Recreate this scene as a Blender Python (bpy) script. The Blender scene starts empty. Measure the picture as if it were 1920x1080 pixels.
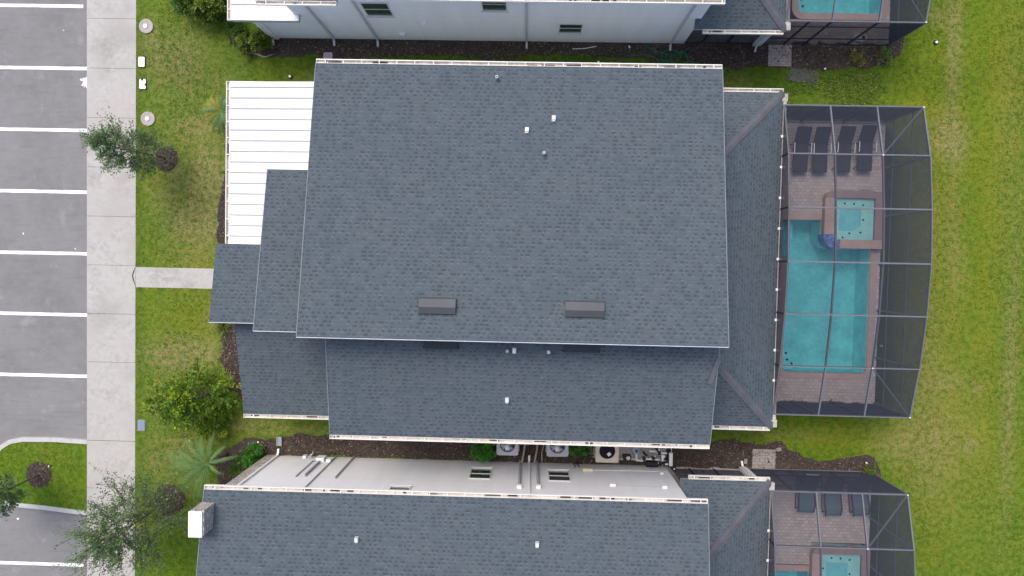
import bpy, math, random
import numpy as np
from mathutils import Vector, Matrix, noise
from mathutils.geometry import tessellate_polygon
random.seed(7); RNG = np.random.default_rng(11)
R = math.radians
scene = bpy.context.scene
col = scene.collection

# ------------------------------------------------------------------ camera
cam_d = bpy.data.cameras.new("camera"); cam = bpy.data.objects.new("camera", cam_d); col.objects.link(cam)
cam_d.sensor_width = 36.0; cam_d.lens = 24.0; cam_d.clip_start = 0.1; cam_d.clip_end = 2000
dn = Vector((30/1280, 43/1280, -1)).normalized()          # straight down, seen from the camera
zc = -dn
xc = Vector((math.cos(R(1.2)), -math.sin(R(1.2)), 0)); xc = (xc - zc*xc.dot(zc)).normalized()
yc = zc.cross(xc)
rot = Matrix((xc, yc, zc))
cam.matrix_world = Matrix.Translation((0, 0, 30.5)) @ rot.to_4x4()
scene.camera = cam

# ------------------------------------------------------------------ sky, sun, exposure
SUN_EL, SUN_AZ = 60.0, -30.0           # azimuth from +Y towards +X (north-north-west)
w = bpy.data.worlds.new("World"); scene.world = w; w.use_nodes = True
nt = w.node_tree; bg = nt.nodes["Background"]
sky = nt.nodes.new("ShaderNodeTexSky"); sky.sky_type = 'NISHITA'; sky.sun_disc = False
sky.sun_elevation = R(SUN_EL); sky.sun_rotation = R(SUN_AZ)
sky.air_density = 1.0; sky.dust_density = 4.5; sky.ozone_density = 1.0
nt.links.new(sky.outputs[0], bg.inputs[0]); bg.inputs[1].default_value = 0.15
sd = bpy.data.lights.new("sun", 'SUN'); sd.energy = 0.68; sd.angle = R(20); sd.color = (1.0, 0.975, 0.945)
so = bpy.data.objects.new("sun", sd); col.objects.link(so)
sdir = Vector((math.sin(R(SUN_AZ))*math.cos(R(SUN_EL)), math.cos(R(SUN_AZ))*math.cos(R(SUN_EL)), math.sin(R(SUN_EL))))
so.rotation_euler = sdir.to_track_quat('Z', 'Y').to_euler(); so.location = (0, 0, 60)
scene.view_settings.view_transform = 'Standard'; scene.view_settings.look = 'None'
scene.view_settings.exposure = 0.70; scene.view_settings.gamma = 1.0; scene.view_settings.use_curve_mapping = False
scene.cycles.max_bounces = 8; scene.cycles.transparent_max_bounces = 24

# ------------------------------------------------------------------ material helpers
class NT:
    def __init__(s, name):
        s.m = bpy.data.materials.new(name); s.m.use_nodes = True
        s.t = s.m.node_tree; s.b = s.t.nodes["Principled BSDF"]; s.out = s.t.nodes["Material Output"]
    def n(s, typ, **kw):
        nd = s.t.nodes.new(typ)
        for k, v in kw.items(): setattr(nd, k, v)
        return nd
    def l(s, a, b): s.t.links.new(a, b)
    def put(s, sock, v):
        if hasattr(v, 'default_value') or hasattr(v, 'is_output'): s.l(v, sock)
        else: sock.default_value = v
    def math(s, op, a, b=0.0, c=None):
        nd = s.n("ShaderNodeMath", operation=op); s.put(nd.inputs[0], a); s.put(nd.inputs[1], b)
        if c is not None: s.put(nd.inputs[2], c)
        return nd.outputs[0]
    def noise(s, vec, scale, detail=4, rough=.6):
        nd = s.n("ShaderNodeTexNoise"); nd.inputs["Scale"].default_value = scale
        nd.inputs["Detail"].default_value = detail; nd.inputs["Roughness"].default_value = rough
        if vec is not None: s.l(vec, nd.inputs["Vector"])
        return nd.outputs["Fac"]
    def ramp(s, fac, lo, hi):
        nd = s.n("ShaderNodeMapRange"); nd.clamp = True; s.put(nd.inputs[0], fac)
        s.put(nd.inputs[1], lo); s.put(nd.inputs[2], hi)
        return nd.outputs[0]
    def mix(s, fac, a, b, mode='MIX'):
        nd = s.n("ShaderNodeMix", data_type='RGBA', blend_type=mode); s.put(nd.inputs[0], fac)
        for i, v in ((6, a), (7, b)):
            if isinstance(v, tuple): nd.inputs[i].default_value = (*v[:3], 1)
            else: s.l(v, nd.inputs[i])
        return nd.outputs[2]
    def coord(s, which="Object"): return s.n("ShaderNodeTexCoord").outputs[which]
    def world(s): return s.n("ShaderNodeNewGeometry").outputs["Position"]
    def attr(s, name): return s.n("ShaderNodeAttribute", attribute_name=name).outputs["Fac"]
    def base(s, c, rough=.8, spec=.3):
        if isinstance(c, tuple): s.b.inputs["Base Color"].default_value = (*c[:3], 1)
        else: s.l(c, s.b.inputs["Base Color"])
        s.b.inputs["Roughness"].default_value = rough; s.b.inputs["Specular IOR Level"].default_value = spec
    def bump(s, h, strength=.3, dist=.02):
        nd = s.n("ShaderNodeBump"); nd.inputs["Strength"].default_value = strength; nd.inputs["Distance"].default_value = dist
        s.l(h, nd.inputs["Height"]); s.l(nd.outputs[0], s.b.inputs["Normal"])

def simple(name, c, rough=.7, var=.18, sc1=1.5, sc2=25, spec=.3, metal=0.0, bump=0.0):
    """one colour with soft large blotches and fine grain"""
    k = NT(name); p = k.world()
    a = k.noise(p, sc1, 5); b = k.noise(p, sc2, 3)
    f = k.math('ADD', k.math('MULTIPLY', a, .6), k.math('MULTIPLY', b, .4))
    f = k.ramp(f, .35, .65)
    lo = tuple(x*(1-var) for x in c); hi = tuple(min(1, x*(1+var)) for x in c)
    k.base(k.mix(f, lo, hi), rough, spec); k.b.inputs["Metallic"].default_value = metal
    if bump: k.bump(b, bump, .01)
    return k.m

def shingle_mat():
    k = NT("roof_shingles")
    uv = k.n("ShaderNodeUVMap").outputs[0]
    sx = k.n("ShaderNodeSeparateXYZ"); k.l(uv, sx.inputs[0])
    u, v = sx.outputs[0], sx.outputs[1]
    ROW = .142
    vr = k.math('DIVIDE', v, ROW); row = k.math('FLOOR', vr); fv = k.math('FRACT', vr)
    def wn(a, b, off):
        c = k.n("ShaderNodeCombineXYZ"); k.put(c.inputs[0], a); k.put(c.inputs[1], b); c.inputs[2].default_value = off
        nd = k.n("ShaderNodeTexWhiteNoise", noise_dimensions='3D'); k.l(c.outputs[0], nd.inputs[0]); return nd.outputs["Value"]
    rr = wn(row, 0.0, 3.3)
    # wobble of the tab width, then tabs
    us = k.math('ADD', k.math('ADD', k.math('DIVIDE', u, .215), k.math('MULTIPLY', rr, 17.0)), k.math('MULTIPLY', k.noise(uv, 2.2, 2), 1.6))
    cell = k.math('FLOOR', us); fu = k.math('FRACT', us)
    r1 = wn(cell, row, 1.0); r2 = wn(cell, row, 2.0); r3 = wn(k.math('FLOOR', k.math('DIVIDE', us, 5.0)), row, 6.0)
    light, dark = (.098, .125, .145), (.085, .110, .129)
    c = k.mix(r2, light, dark)
    c = k.mix(k.math('MULTIPLY', r3, .3), c, (.097, .118, .132))
    big = k.noise(k.world(), .55, 5)
    c = k.mix(k.ramp(big, .42, .62), c, k.mix(.4, c, (.108, .128, .138)))
    red = k.noise(k.world(), 1.5, 3)
    c = k.mix(k.math('MULTIPLY', k.ramp(red, .56, .74), .4), c, (.112, .118, .134))
    # laminated tabs: dark granule band on the exposed edge, pale lip beneath it
    w0 = k.math('MULTIPLY', r1, .25)
    band = k.math('MULTIPLY', k.ramp(fv, .40, .56), k.math('GREATER_THAN', r1, .27))
    inx = k.math('MULTIPLY', k.ramp(fu, w0, k.math('ADD', w0, .14)), k.ramp(fu, k.math('ADD', .54, k.math('MULTIPLY', r2, .45)), k.math('ADD', .42, k.math('MULTIPLY', r2, .45))))
    band = k.math('MULTIPLY', band, inx)
    patch = k.ramp(k.noise(k.world(), 1.1, 3), .36, .56)
    band = k.math('MULTIPLY', band, k.math('ADD', .62, k.math('MULTIPLY', patch, .38)))
    thin = k.math('MULTIPLY', k.ramp(fv, .86, .98), .38)
    band = k.math('MAXIMUM', k.math('MULTIPLY', band, .70), thin)
    c = k.mix(band, c, (.046, .057, .072))
    lt = k.math('MULTIPLY', k.math('MULTIPLY', k.ramp(fv, .40, .15), k.math('LESS_THAN', r2, .42)), .55)
    c = k.mix(k.math('MULTIPLY', lt, inx), c, (.150, .178, .205))
    grain = k.noise(k.world(), 90, 2)
    c = k.mix(k.ramp(grain, .3, .7), k.mix(.25, c, (.03, .03, .035)), c)
    k.base(c, .95, .12)
    k.bump(k.math('SUBTRACT', grain, k.math('MULTIPLY', band, 1.4)), .5, .012)
    return k.m

def paver_mat(name, tone=1.0):
    k = NT(name); p = k.world()
    br = k.n("ShaderNodeTexBrick", offset=.5, squash=1.0); k.l(p, br.inputs["Vector"])
    br.inputs["Scale"].default_value = 1.0; br.inputs["Brick Width"].default_value = .215; br.inputs["Row Height"].default_value = .145
    br.inputs["Mortar Size"].default_value = .007; br.inputs["Bias"].default_value = 0
    br.inputs["Color1"].default_value = (.35*tone, .29*tone, .262*tone, 1); br.inputs["Color2"].default_value = (.235*tone, .212*tone, .195*tone, 1)
    br.inputs["Mortar"].default_value = (.13*tone, .105*tone, .095*tone, 1)
    n1 = k.noise(p, 1.1, 5); n2 = k.noise(p, 40, 3)
    c = k.mix(k.ramp(n1, .4, .65), br.outputs[0], k.mix(.6, br.outputs[0], (.27*tone, .245*tone, .235*tone)))
    c = k.mix(k.math('MULTIPLY', k.ramp(n2, .4, .7), .3), c, (.16*tone, .14*tone, .13*tone))
    k.base(c, .85, .25); k.bump(k.math('ADD', br.outputs["Fac"], n2), -.25, .01)
    return k.m

def lawn_mat():
    k = NT("lawn_turf"); p = k.world()
    dry, yel, tone = k.attr("dry"), k.attr("yel"), k.attr("tone")
    n1 = k.noise(p, .8, 5, .65); n2 = k.noise(p, 4.5, 4, .65); n3 = k.noise(p, 17, 4, .75)
    g = k.mix(k.ramp(n2, .40, .60), (.070, .158, .008), (.128, .222, .013))
    y = k.math('ADD', k.math('MULTIPLY', k.ramp(n1, .42, .68), .45), yel)
    y = k.math('MULTIPLY', y, k.ramp(n2, .25, .6)); y = k.math('MINIMUM', y, 1.0)
    y = k.math('MULTIPLY', y, .9); c = k.mix(y, g, (.235, .245, .014))
    d = k.math('MULTIPLY', dry, k.ramp(k.math('ADD', n2, k.math('MULTIPLY', n3, .5)), .58, .98))
    d0 = k.math('MULTIPLY', k.ramp(k.math('ADD', n1, k.math('MULTIPLY', n3, .35)), .86, 1.0), .4)
    d = k.math('MINIMUM', k.math('ADD', k.math('MULTIPLY', d, 1.25), d0), .95)
    c = k.mix(d, c, (.34, .275, .13))
    c = k.mix(k.ramp(n3, .25, .75), k.mix(.48, c, (.028, .042, .008)), c)
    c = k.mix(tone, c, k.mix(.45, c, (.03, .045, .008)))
    br = k.attr("bright"); c = k.mix(k.ramp(br, 0, 1), c, k.mix(.55, c, (.33, .40, .06))); c = k.mix(k.ramp(br, 0, -1), c, k.mix(.6, c, (.02, .032, .006)))
    k.base(c, .9, .15); k.bump(n3, .7, .04)
    return k.m

def asphalt_mat():
    k = NT("asphalt"); p = k.world()
    n1 = k.noise(p, .35, 5); n2 = k.noise(p, 3, 5); n3 = k.noise(p, 70, 3, .8); n4 = k.noise(p, 1.2, 6, .75)
    c = k.mix(k.ramp(n1, .35, .65), (.188, .185, .184), (.248, .245, .243))
    c = k.mix(k.math('MULTIPLY', k.ramp(n2, .4, .62), .5), c, (.255, .25, .25))
    st = k.n('ShaderNodeMapping'); st.inputs['Scale'].default_value = (.5, 4, 1); k.l(p, st.inputs[0]); c = k.mix(k.math('MULTIPLY', k.ramp(k.noise(st.outputs[0], 1.4, 5), .52, .68), .35), c, (.15, .148, .152))
    c = k.mix(k.math('MULTIPLY', k.ramp(n3, .35, .75), .5), c, (.15, .148, .15))
    c = k.mix(k.math('MULTIPLY', k.ramp(n4, .58, .74), .5), c, (.36, .36, .36))
    vo = k.n("ShaderNodeTexVoronoi"); vo.inputs["Scale"].default_value = .9; vo.inputs["Randomness"].default_value = 1; k.l(p, vo.inputs["Vector"])
    sp1 = k.n("ShaderNodeSeparateColor"); k.l(vo.outputs["Color"], sp1.inputs[0])
    c = k.mix(k.math('MULTIPLY', k.ramp(vo.outputs["Distance"], .05, .02), k.math('GREATER_THAN', sp1.outputs[0], .92)), c, (.46, .46, .46))
    vo2 = k.n("ShaderNodeTexVoronoi"); vo2.inputs["Scale"].default_value = 1.25; k.l(p, vo2.inputs["Vector"])
    c = k.mix(k.math('MULTIPLY', k.ramp(vo2.outputs["Distance"], .05, .02), .3), c, (.09, .088, .088))
    k.base(c, .9, .2); k.bump(n3, .4, .01)
    return k.m

def concrete_mat(name, c0=(.40, .386, .362), c1=(.50, .485, .458), stain=(.27, .255, .235), pink=0.0):
    k = NT(name); p = k.world()
    n1 = k.noise(p, .7, 6, .65); n2 = k.noise(p, 4.5, 5, .7); n3 = k.noise(p, 60, 3)
    nb = k.noise(p, .45, 3); c = k.mix(k.ramp(n1, .35, .65), c0, c1); c = k.mix(k.math('MULTIPLY', k.ramp(nb, .52, .68), .4), c, stain)
    c = k.mix(k.math('MULTIPLY', k.ramp(k.math('ADD', n1, k.math('MULTIPLY', n2, .6)), .78, 1.02), .7), c, stain)
    if pink:
        c = k.mix(k.math('MULTIPLY', k.ramp(k.noise(p, .28, 3), .45, .65), pink), c, (.43, .39, .375))
    c = k.mix(k.math('MULTIPLY', k.ramp(n3, .45, .75), .25), c, stain)
    k.base(c, .85, .25); k.bump(n3, .2, .006)
    return k.m

def stucco_mat(name, c):
    k = NT(name); p = k.world()
    mp = k.n("ShaderNodeMapping"); mp.inputs["Scale"].default_value = (1, 1, .12); k.l(p, mp.inputs[0])
    n1 = k.noise(mp.outputs[0], 2.2, 5); n2 = k.noise(p, 6, 5); n3 = k.noise(p, 80, 2)
    cc = k.mix(k.ramp(n1, .35, .7), c, tuple(x*.93 for x in c))
    cc = k.mix(k.math('MULTIPLY', k.ramp(n2, .5, .75), .35), cc, tuple(x*.86 for x in c))
    # splash dirt near the ground
    sz = k.n("ShaderNodeSeparateXYZ"); k.l(p, sz.inputs[0])
    low = k.math('MULTIPLY', k.ramp(k.math('ADD', sz.outputs[2], k.math('MULTIPLY', n2, -.5)), .35, -.25), .35)
    cc = k.mix(low, cc, (.33, .29, .25))
    # scored stucco joint at the floor line
    z = k.math('ABSOLUTE', k.math('SUBTRACT', sz.outputs[2], 2.95))
    cc = k.mix(k.math('MULTIPLY', k.ramp(z, .03, .012), .22), cc, tuple(x*.6 for x in c))
    k.base(cc, .9, .2); k.bump(n3, .3, .008)
    return k.m

def mulch_mat():
    k = NT("mulch"); p = k.world()
    n1 = k.noise(p, 1.3, 5); n2 = k.noise(p, 22, 5, .75)
    c = k.mix(k.ramp(n2, .3, .7), (.030, .022, .018), (.115, .085, .07))
    c = k.mix(k.math('MULTIPLY', k.ramp(n1, .45, .65), .5), c, (.10, .082, .07))
    k.base(c, .95, .1); k.bump(n2, .9, .05)
    return k.m

def leaf_mat(name, cols, trans=.35):
    k = NT(name); a = k.attr("shade")
    c = k.mix(k.ramp(a, 0, .5), cols[0], cols[1]); c = k.mix(k.ramp(a, .5, 1), c, cols[2])
    k.base(c, .6, .3)
    tr = k.n("ShaderNodeBsdfTranslucent"); k.l(c, tr.inputs[0])
    mx = k.n("ShaderNodeMixShader"); mx.inputs[0].default_value = trans
    k.l(k.b.outputs[0], mx.inputs[1]); k.l(tr.outputs[0], mx.inputs[2]); k.l(mx.outputs[0], k.out.inputs[0])
    return k.m

def screen_mat(name, openness):
    k = NT(name)
    g = k.n("ShaderNodeNewGeometry")
    dt = k.n("ShaderNodeVectorMath", operation='DOT_PRODUCT'); k.l(g.outputs["Normal"], dt.inputs[0]); k.l(g.outputs["Incoming"], dt.inputs[1])
    cs = k.math('MAXIMUM', k.math('ABSOLUTE', dt.outputs["Value"]), .12)
    # a woven mesh lets less through the flatter one looks at it
    open_ = k.math('POWER', openness, k.math('DIVIDE', 1.0, cs))
    tp = k.n("ShaderNodeBsdfTransparent"); df = k.n("ShaderNodeBsdfDiffuse"); df.inputs[0].default_value = (.056, .060, .088, 1)
    mx = k.n("ShaderNodeMixShader"); k.l(open_, mx.inputs[0]); k.l(df.outputs[0], mx.inputs[1]); k.l(tp.outputs[0], mx.inputs[2])
    k.l(mx.outputs[0], k.out.inputs[0])
    return k.m

def water_mat(name, tint):
    k = NT(name); p = k.world()
    tp = k.n("ShaderNodeBsdfTransparent"); tp.inputs[0].default_value = (*tint, 1)
    gl = k.n("ShaderNodeBsdfGlossy"); gl.inputs["Roughness"].default_value = .06
    fr = k.n("ShaderNodeFresnel"); fr.inputs[0].default_value = 1.33
    bp = k.n("ShaderNodeBump"); bp.inputs["Strength"].default_value = .35; bp.inputs["Distance"].default_value = .03
    k.l(k.noise(p, 5, 4), bp.inputs["Height"]); k.l(bp.outputs[0], gl.inputs["Normal"]); k.l(bp.outputs[0], fr.inputs["Normal"])
    mx = k.n("ShaderNodeMixShader"); k.l(fr.outputs[0], mx.inputs[0]); k.l(tp.outputs[0], mx.inputs[1]); k.l(gl.outputs[0], mx.inputs[2])
    k.l(mx.outputs[0], k.out.inputs[0])
    return k.m

def glass_mat():
    k = NT("window_glass"); k.base((.03, .05, .04), .05, .6); return k.m

def stone_mat():
    k = NT("stone_veneer"); p = k.world()
    vo = k.n("ShaderNodeTexVoronoi"); vo.inputs["Scale"].default_value = 7.5; k.l(p, vo.inputs["Vector"])
    sp = k.n("ShaderNodeSeparateColor"); k.l(vo.outputs["Color"], sp.inputs[0])
    c = k.mix(sp.outputs[0], (.50, .45, .41), (.30, .26, .24)); c = k.mix(k.math('MULTIPLY', sp.outputs[1], .5), c, (.62, .58, .55))
    v2 = k.n("ShaderNodeTexVoronoi", feature='DISTANCE_TO_EDGE'); v2.inputs["Scale"].default_value = 7.5; k.l(p, v2.inputs["Vector"])
    c = k.mix(k.ramp(v2.outputs["Distance"], .06, .02), c, (.2, .18, .17))
    k.base(c, .9, .2); k.bump(k.ramp(v2.outputs["Distance"], 0, .12), .8, .03)
    return k.m

M = {}
M['shingle'] = shingle_mat()
M['paver'] = paver_mat("deck_pavers", 1.5); M['padpaver'] = paver_mat("pad_pavers", 1.15)
M['coping'] = simple("coping_brick", (.40, .29, .255), .8, .14, 1.2, 9)
M['darkcoping'] = simple("coping_brick_dark", (.265, .195, .18), .6, .14, 1.2, 9)  # darker brick tone for the north and east strips of the spa rim
M['lawn'] = lawn_mat(); M['asphalt'] = asphalt_mat()
M['walk'] = concrete_mat("sidewalk_concrete", pink=.55); M['concrete'] = concrete_mat("plain_concrete")
M['kerb'] = concrete_mat("kerb_concrete", (.46, .455, .445), (.56, .555, .545), (.30, .29, .28))
M['paint'] = simple("road_paint", (.86, .88, .88), .7, .05, 2, 14)
M['walln'] = stucco_mat("stucco_blue_grey", (.76, .82, .88)); M['walls'] = stucco_mat("stucco_warm_grey", (.78, .775, .79))
M['white'] = simple("white_aluminium", (.80, .80, .79), .45, .04, 1, 20)
M['metalroof'] = simple("white_metal_roof", (.83, .83, .84), .5, .03, .8, 8)
M['seam'] = simple("seam_edge", (.42, .42, .44), .5, .03)
M['debris'] = simple("gutter_silt", (.58, .52, .43), .95, .35, 2.2, 14)
M['hipcap'] = simple("ridge_cap_shingles", (.100, .102, .117), .95, .25, 1.5, 30)
M['ventdark'] = simple("vent_brown_grey", (.095, .098, .108), .7, .1)
M['ventdark2'] = simple("vent_charcoal", (.06, .066, .074), .7, .1)
M['winframe'] = simple('window_vinyl', (.62, .63, .64), .5, .05)
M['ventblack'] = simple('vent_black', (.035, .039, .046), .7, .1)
M['rake'] = simple('rake_metal', (.20, .225, .25), .6, .2)
M['cream'] = simple('gutter_enamel', (.77, .755, .71), .5, .06, 1.5, 15)
M['galv'] = simple("galvanised_metal", (.62, .64, .66), .45, .1, 3, 30, .5, .2)
M['lead'] = simple("lead_flashing", (.30, .32, .35), .7, .15)
M['bronze'] = simple("cage_aluminium", (.14, .145, .165), .5, .1, 2, 20, .4)
M['railgrey'] = simple('cage_rail', (.10, .102, .115), .5, .1)
M['bronzedark'] = simple("cage_aluminium_dark", (.03, .03, .035), .5, .1)
M['screen'] = screen_mat('roof_screen_mesh', .69); M['wscreen'] = screen_mat('wall_screen_mesh', .59)
M['plaster'] = simple("pool_plaster", (.54, .80, .82), .7, .22, 1.4, 9); M['spaplaster'] = simple("spa_plaster", (.72, .84, .80), .7, .1, 2, 20)
M['water'] = water_mat("pool_water", (.44, .78, .80)); M['spawater'] = water_mat("spa_water", (.60, .83, .85))
M['tile'] = None
M['black'] = simple("black_plastic", (.02, .02, .022), .5, .2)
M['sling'] = simple("charcoal_sling", (.042, .044, .052), .85, .15, 3, 40)
M['bluesling'] = simple("slate_resin", (.095, .135, .155), .7, .12, 2, 20)
M['acgrey'] = simple("condenser_grey", (.44, .45, .50), .5, .08, 3, 30); M['acbeige'] = simple("condenser_beige", (.56, .49, .41), .5, .08, 3, 30)
M['fan'] = simple("fan_grey", (.40, .41, .46), .5, .12); M['silver'] = simple("silver_badge", (.75, .75, .76), .4, .05)
M['dark'] = simple("dark_interior", (.018, .018, .022), .9, .2)
M['pvc'] = simple("white_pvc", (.82, .82, .82), .4, .05)
M['mulch'] = mulch_mat(); M['stone'] = stone_mat(); M['glass'] = glass_mat()
M['bark'] = simple("bark", (.14, .105, .08), .95, .3, 4, 30)
M['hose'] = simple("green_hose", (.012, .145, .075), .45, .15)
M['sand'] = simple("pale_sand", (.36, .30, .26), .95, .3, 2, 18)
M['purple'] = simple("mauve_plastic", (.45, .34, .44), .6, .1); M['bluebox'] = simple("blue_grey_lid", (.20, .25, .36), .6, .1)
M['beige'] = simple("beige_panel", (.62, .56, .42), .6, .08)
M['wetsoil'] = simple("wet_soil", (.075, .072, .068), .45, .3, 2, 12)
def tile_mat():
    k = NT("blue_mosaic_tile"); p = k.world()
    vo = k.n("ShaderNodeTexVoronoi"); vo.inputs["Scale"].default_value = 10; k.l(p, vo.inputs["Vector"])
    sp = k.n("ShaderNodeSeparateColor"); k.l(vo.outputs["Color"], sp.inputs[0])
    c = k.mix(sp.outputs[0], (.03, .06, .24), (.16, .25, .50)); k.base(c, .2, .5); return k.m
M['tile'] = tile_mat()
LEAF = {
 'oak': leaf_mat("leaf_oak", ((0.072, 0.133, 0.053), (0.133, 0.229, 0.084), (0.277, 0.400, 0.145))),
 'lime': leaf_mat("leaf_lime", ((0.055, 0.139, 0.014), (0.149, 0.278, 0.023), (0.437, 0.484, 0.037))),
 'green': leaf_mat("leaf_green", ((0.044, 0.111, 0.021), (0.101, 0.212, 0.033), (0.242, 0.363, 0.060))),
 'holly': leaf_mat("leaf_holly", ((0.057, 0.106, 0.015), (0.116, 0.184, 0.024), (0.310, 0.388, 0.057))),
 'fern': leaf_mat("leaf_fern", ((0.031, 0.132, 0.016), (0.070, 0.256, 0.028), (0.171, 0.419, 0.062))),
 'palm': leaf_mat("leaf_palm", ((0.060, 0.139, 0.039), (0.112, 0.218, 0.069), (0.218, 0.349, 0.125)), .15),
 'yellowpalm': leaf_mat("leaf_yellow", ((0.109, 0.202, 0.031), (0.295, 0.310, 0.046), (0.512, 0.341, 0.062))),
 'weed': leaf_mat("leaf_weed", ((0.054, 0.101, 0.019), (0.155, 0.225, 0.039), (0.310, 0.357, 0.078))),
}

# ------------------------------------------------------------------ mesh helpers
class MB:
    def __init__(s): s.v = []; s.f = []; s.mi = []; s.uv = []; s.sm = []
    def face(s, pts, m=0, uv=None, smooth=False):
        i = len(s.v); s.v += [tuple(p) for p in pts]; s.f.append(list(range(i, i+len(pts)))); s.mi.append(m); s.uv.append(uv); s.sm.append(smooth)
    def mesh(s, vs, fs, m=0, smooth=False):
        i = len(s.v); s.v += [tuple(p) for p in vs]
        for f in fs: s.f.append([i+j for j in f]); s.mi.append(m); s.uv.append(None); s.sm.append(smooth)
    def box(s, x0, x1, y0, y1, z0, z1, m=0):
        vs = [(x, y, z) for z in (z0, z1) for y in (y0, y1) for x in (x0, x1)]
        s.mesh(vs, [(0, 2, 3, 1), (4, 5, 7, 6), (0, 1, 5, 4), (2, 6, 7, 3), (0, 4, 6, 2), (1, 3, 7, 5)], m)
    def rbox(s, x0, x1, y0, y1, z0, z1, r=.05, m=0, seg=4):
        s.prism(rrect(x0, x1, y0, y1, r, seg), z0, z1, m)
    def prism(s, poly, z0, z1, m=0, mtop=None, hole=None):
        n = len(poly)
        for i in range(n):
            a, b = poly[i], poly[(i+1) % n]
            s.face([(*a, z0), (*b, z0), (*b, z1), (*a, z1)], m)
        s.flat(poly, z1, m if mtop is None else mtop); s.flat(poly[::-1], z0, m)
    def flat(s, poly, z, m=0, holes=()):
        loops = [[Vector((x, y, 0)) for x, y in poly]] + [[Vector((x, y, 0)) for x, y in h] for h in holes]
        allp = [p for l in loops for p in l]
        for t in tessellate_polygon(loops):
            a, b, c = (allp[i] for i in t)
            if (b-a).cross(c-a).z < 0: t = t[::-1]
            s.face([(allp[i].x, allp[i].y, z) for i in t], m)
    def tube(s, path, r, n=8, m=0, cap=True, r2=None, square=None):
        """round (or square=(w,h)) sweep along a path; radius may taper to r2"""
        P = [Vector(p) for p in path]; rings = []
        up0 = Vector((0, 0, 1))
        for i, p in enumerate(P):
            d = (P[min(i+1, len(P)-1)] - P[max(i-1, 0)]).normalized()
            up = up0 if abs(d.z) < .9 else Vector((0, 1, 0))
            a = d.cross(up).normalized(); b = a.cross(d).normalized()
            rr = r if r2 is None else r + (r2-r)*i/max(1, len(P)-1)
            if square: q = [(-1, -1), (1, -1), (1, 1), (-1, 1)]; ring = [p + a*(x*square[0]/2) + b*(y*square[1]/2) for x, y in q]
            else: ring = [p + a*(rr*math.cos(2*math.pi*k/n)) + b*(rr*math.sin(2*math.pi*k/n)) for k in range(n)]
            rings.append(ring)
        k = len(rings[0]); vs = [q for r_ in rings for q in r_]; fs = []
        for i in range(len(rings)-1):
            for j in range(k): fs.append((i*k+j, i*k+(j+1) % k, (i+1)*k+(j+1) % k, (i+1)*k+j))
        s.mesh(vs, fs, m, smooth=not square)
        if cap:
            s.mesh(rings[0][::-1], [tuple(range(k))], m); s.mesh(rings[-1], [tuple(range(k))], m)
    def lathe(s, cx, cy, prof, n=24, m=0):
        vs = [(cx+r*math.cos(2*math.pi*k/n), cy+r*math.sin(2*math.pi*k/n), z) for r, z in prof for k in range(n)]
        fs = [(i*n+j, i*n+(j+1) % n, (i+1)*n+(j+1) % n, (i+1)*n+j) for i in range(len(prof)-1) for j in range(n)]
        s.mesh(vs, fs, m)
    def build(s, name, mats, parent=None, attrs=None):
        org = Vector((0, 0, 0)); q = parent
        while q is not None: org += q.location; q = q.parent
        me = bpy.data.meshes.new(name)
        v = np.array(s.v, dtype=float).reshape(-1, 3) - np.array(org)
        me.from_pydata(v.tolist(), [], s.f)
        for m in (mats if isinstance(mats, (list, tuple)) else [mats]): me.materials.append(m)
        me.polygons.foreach_set("material_index", s.mi); me.polygons.foreach_set("use_smooth", s.sm)
        if any(u is not None for u in s.uv):
            l = me.uv_layers.new(name="UVMap"); k = 0
            for f, u in zip(s.f, s.uv):
                for j in range(len(f)): l.data[k+j].uv = u[j] if u else (0, 0)
                k += len(f)
        me.update()
        o = bpy.data.objects.new(name, me); col.objects.link(o)
        if parent is not None: o.parent = parent
        return o

def rrect(x0, x1, y0, y1, r, seg=5, corners=(1, 1, 1, 1)):
    out = []
    for (cx, cy, a0, on, kx, ky) in ((x1-r, y1-r, 0, corners[0], x1, y1), (x0+r, y1-r, 90, corners[1], x0, y1), (x0+r, y0+r, 180, corners[2], x0, y0), (x1-r, y0+r, 270, corners[3], x1, y0)):
        if on: out += [(cx+r*math.cos(R(a0+90*k/seg)), cy+r*math.sin(R(a0+90*k/seg))) for k in range(seg+1)]
        else: out.append((kx, ky))
    return out

def tag(o, label=None, cat=None, group=None, kind=None):
    if label: o['label'] = label
    if cat: o['category'] = cat
    if group: o['group'] = group
    if kind: o['kind'] = kind
    return o
def thing(name, loc, label, cat, group=None):
    o = bpy.data.objects.new(name, None); o.empty_display_size = .3; o.location = loc; col.objects.link(o)
    return tag(o, label, cat, group)
def copy_tree(o, parent=None):
    c = o.copy(); col.objects.link(c)
    if parent is not None: c.parent = parent
    for ch in list(o.children): copy_tree(ch, c)
    return c
def dup(o, shift, label, group=None):
    c = copy_tree(o); c.location = o.location + Vector(shift); c['label'] = label
    if group: c['group'] = group
    return c
def structure(name, mb, mats, label=None):
    o = mb.build(name, mats); o['kind'] = 'structure'
    if label: o['label'] = label
    return o

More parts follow.
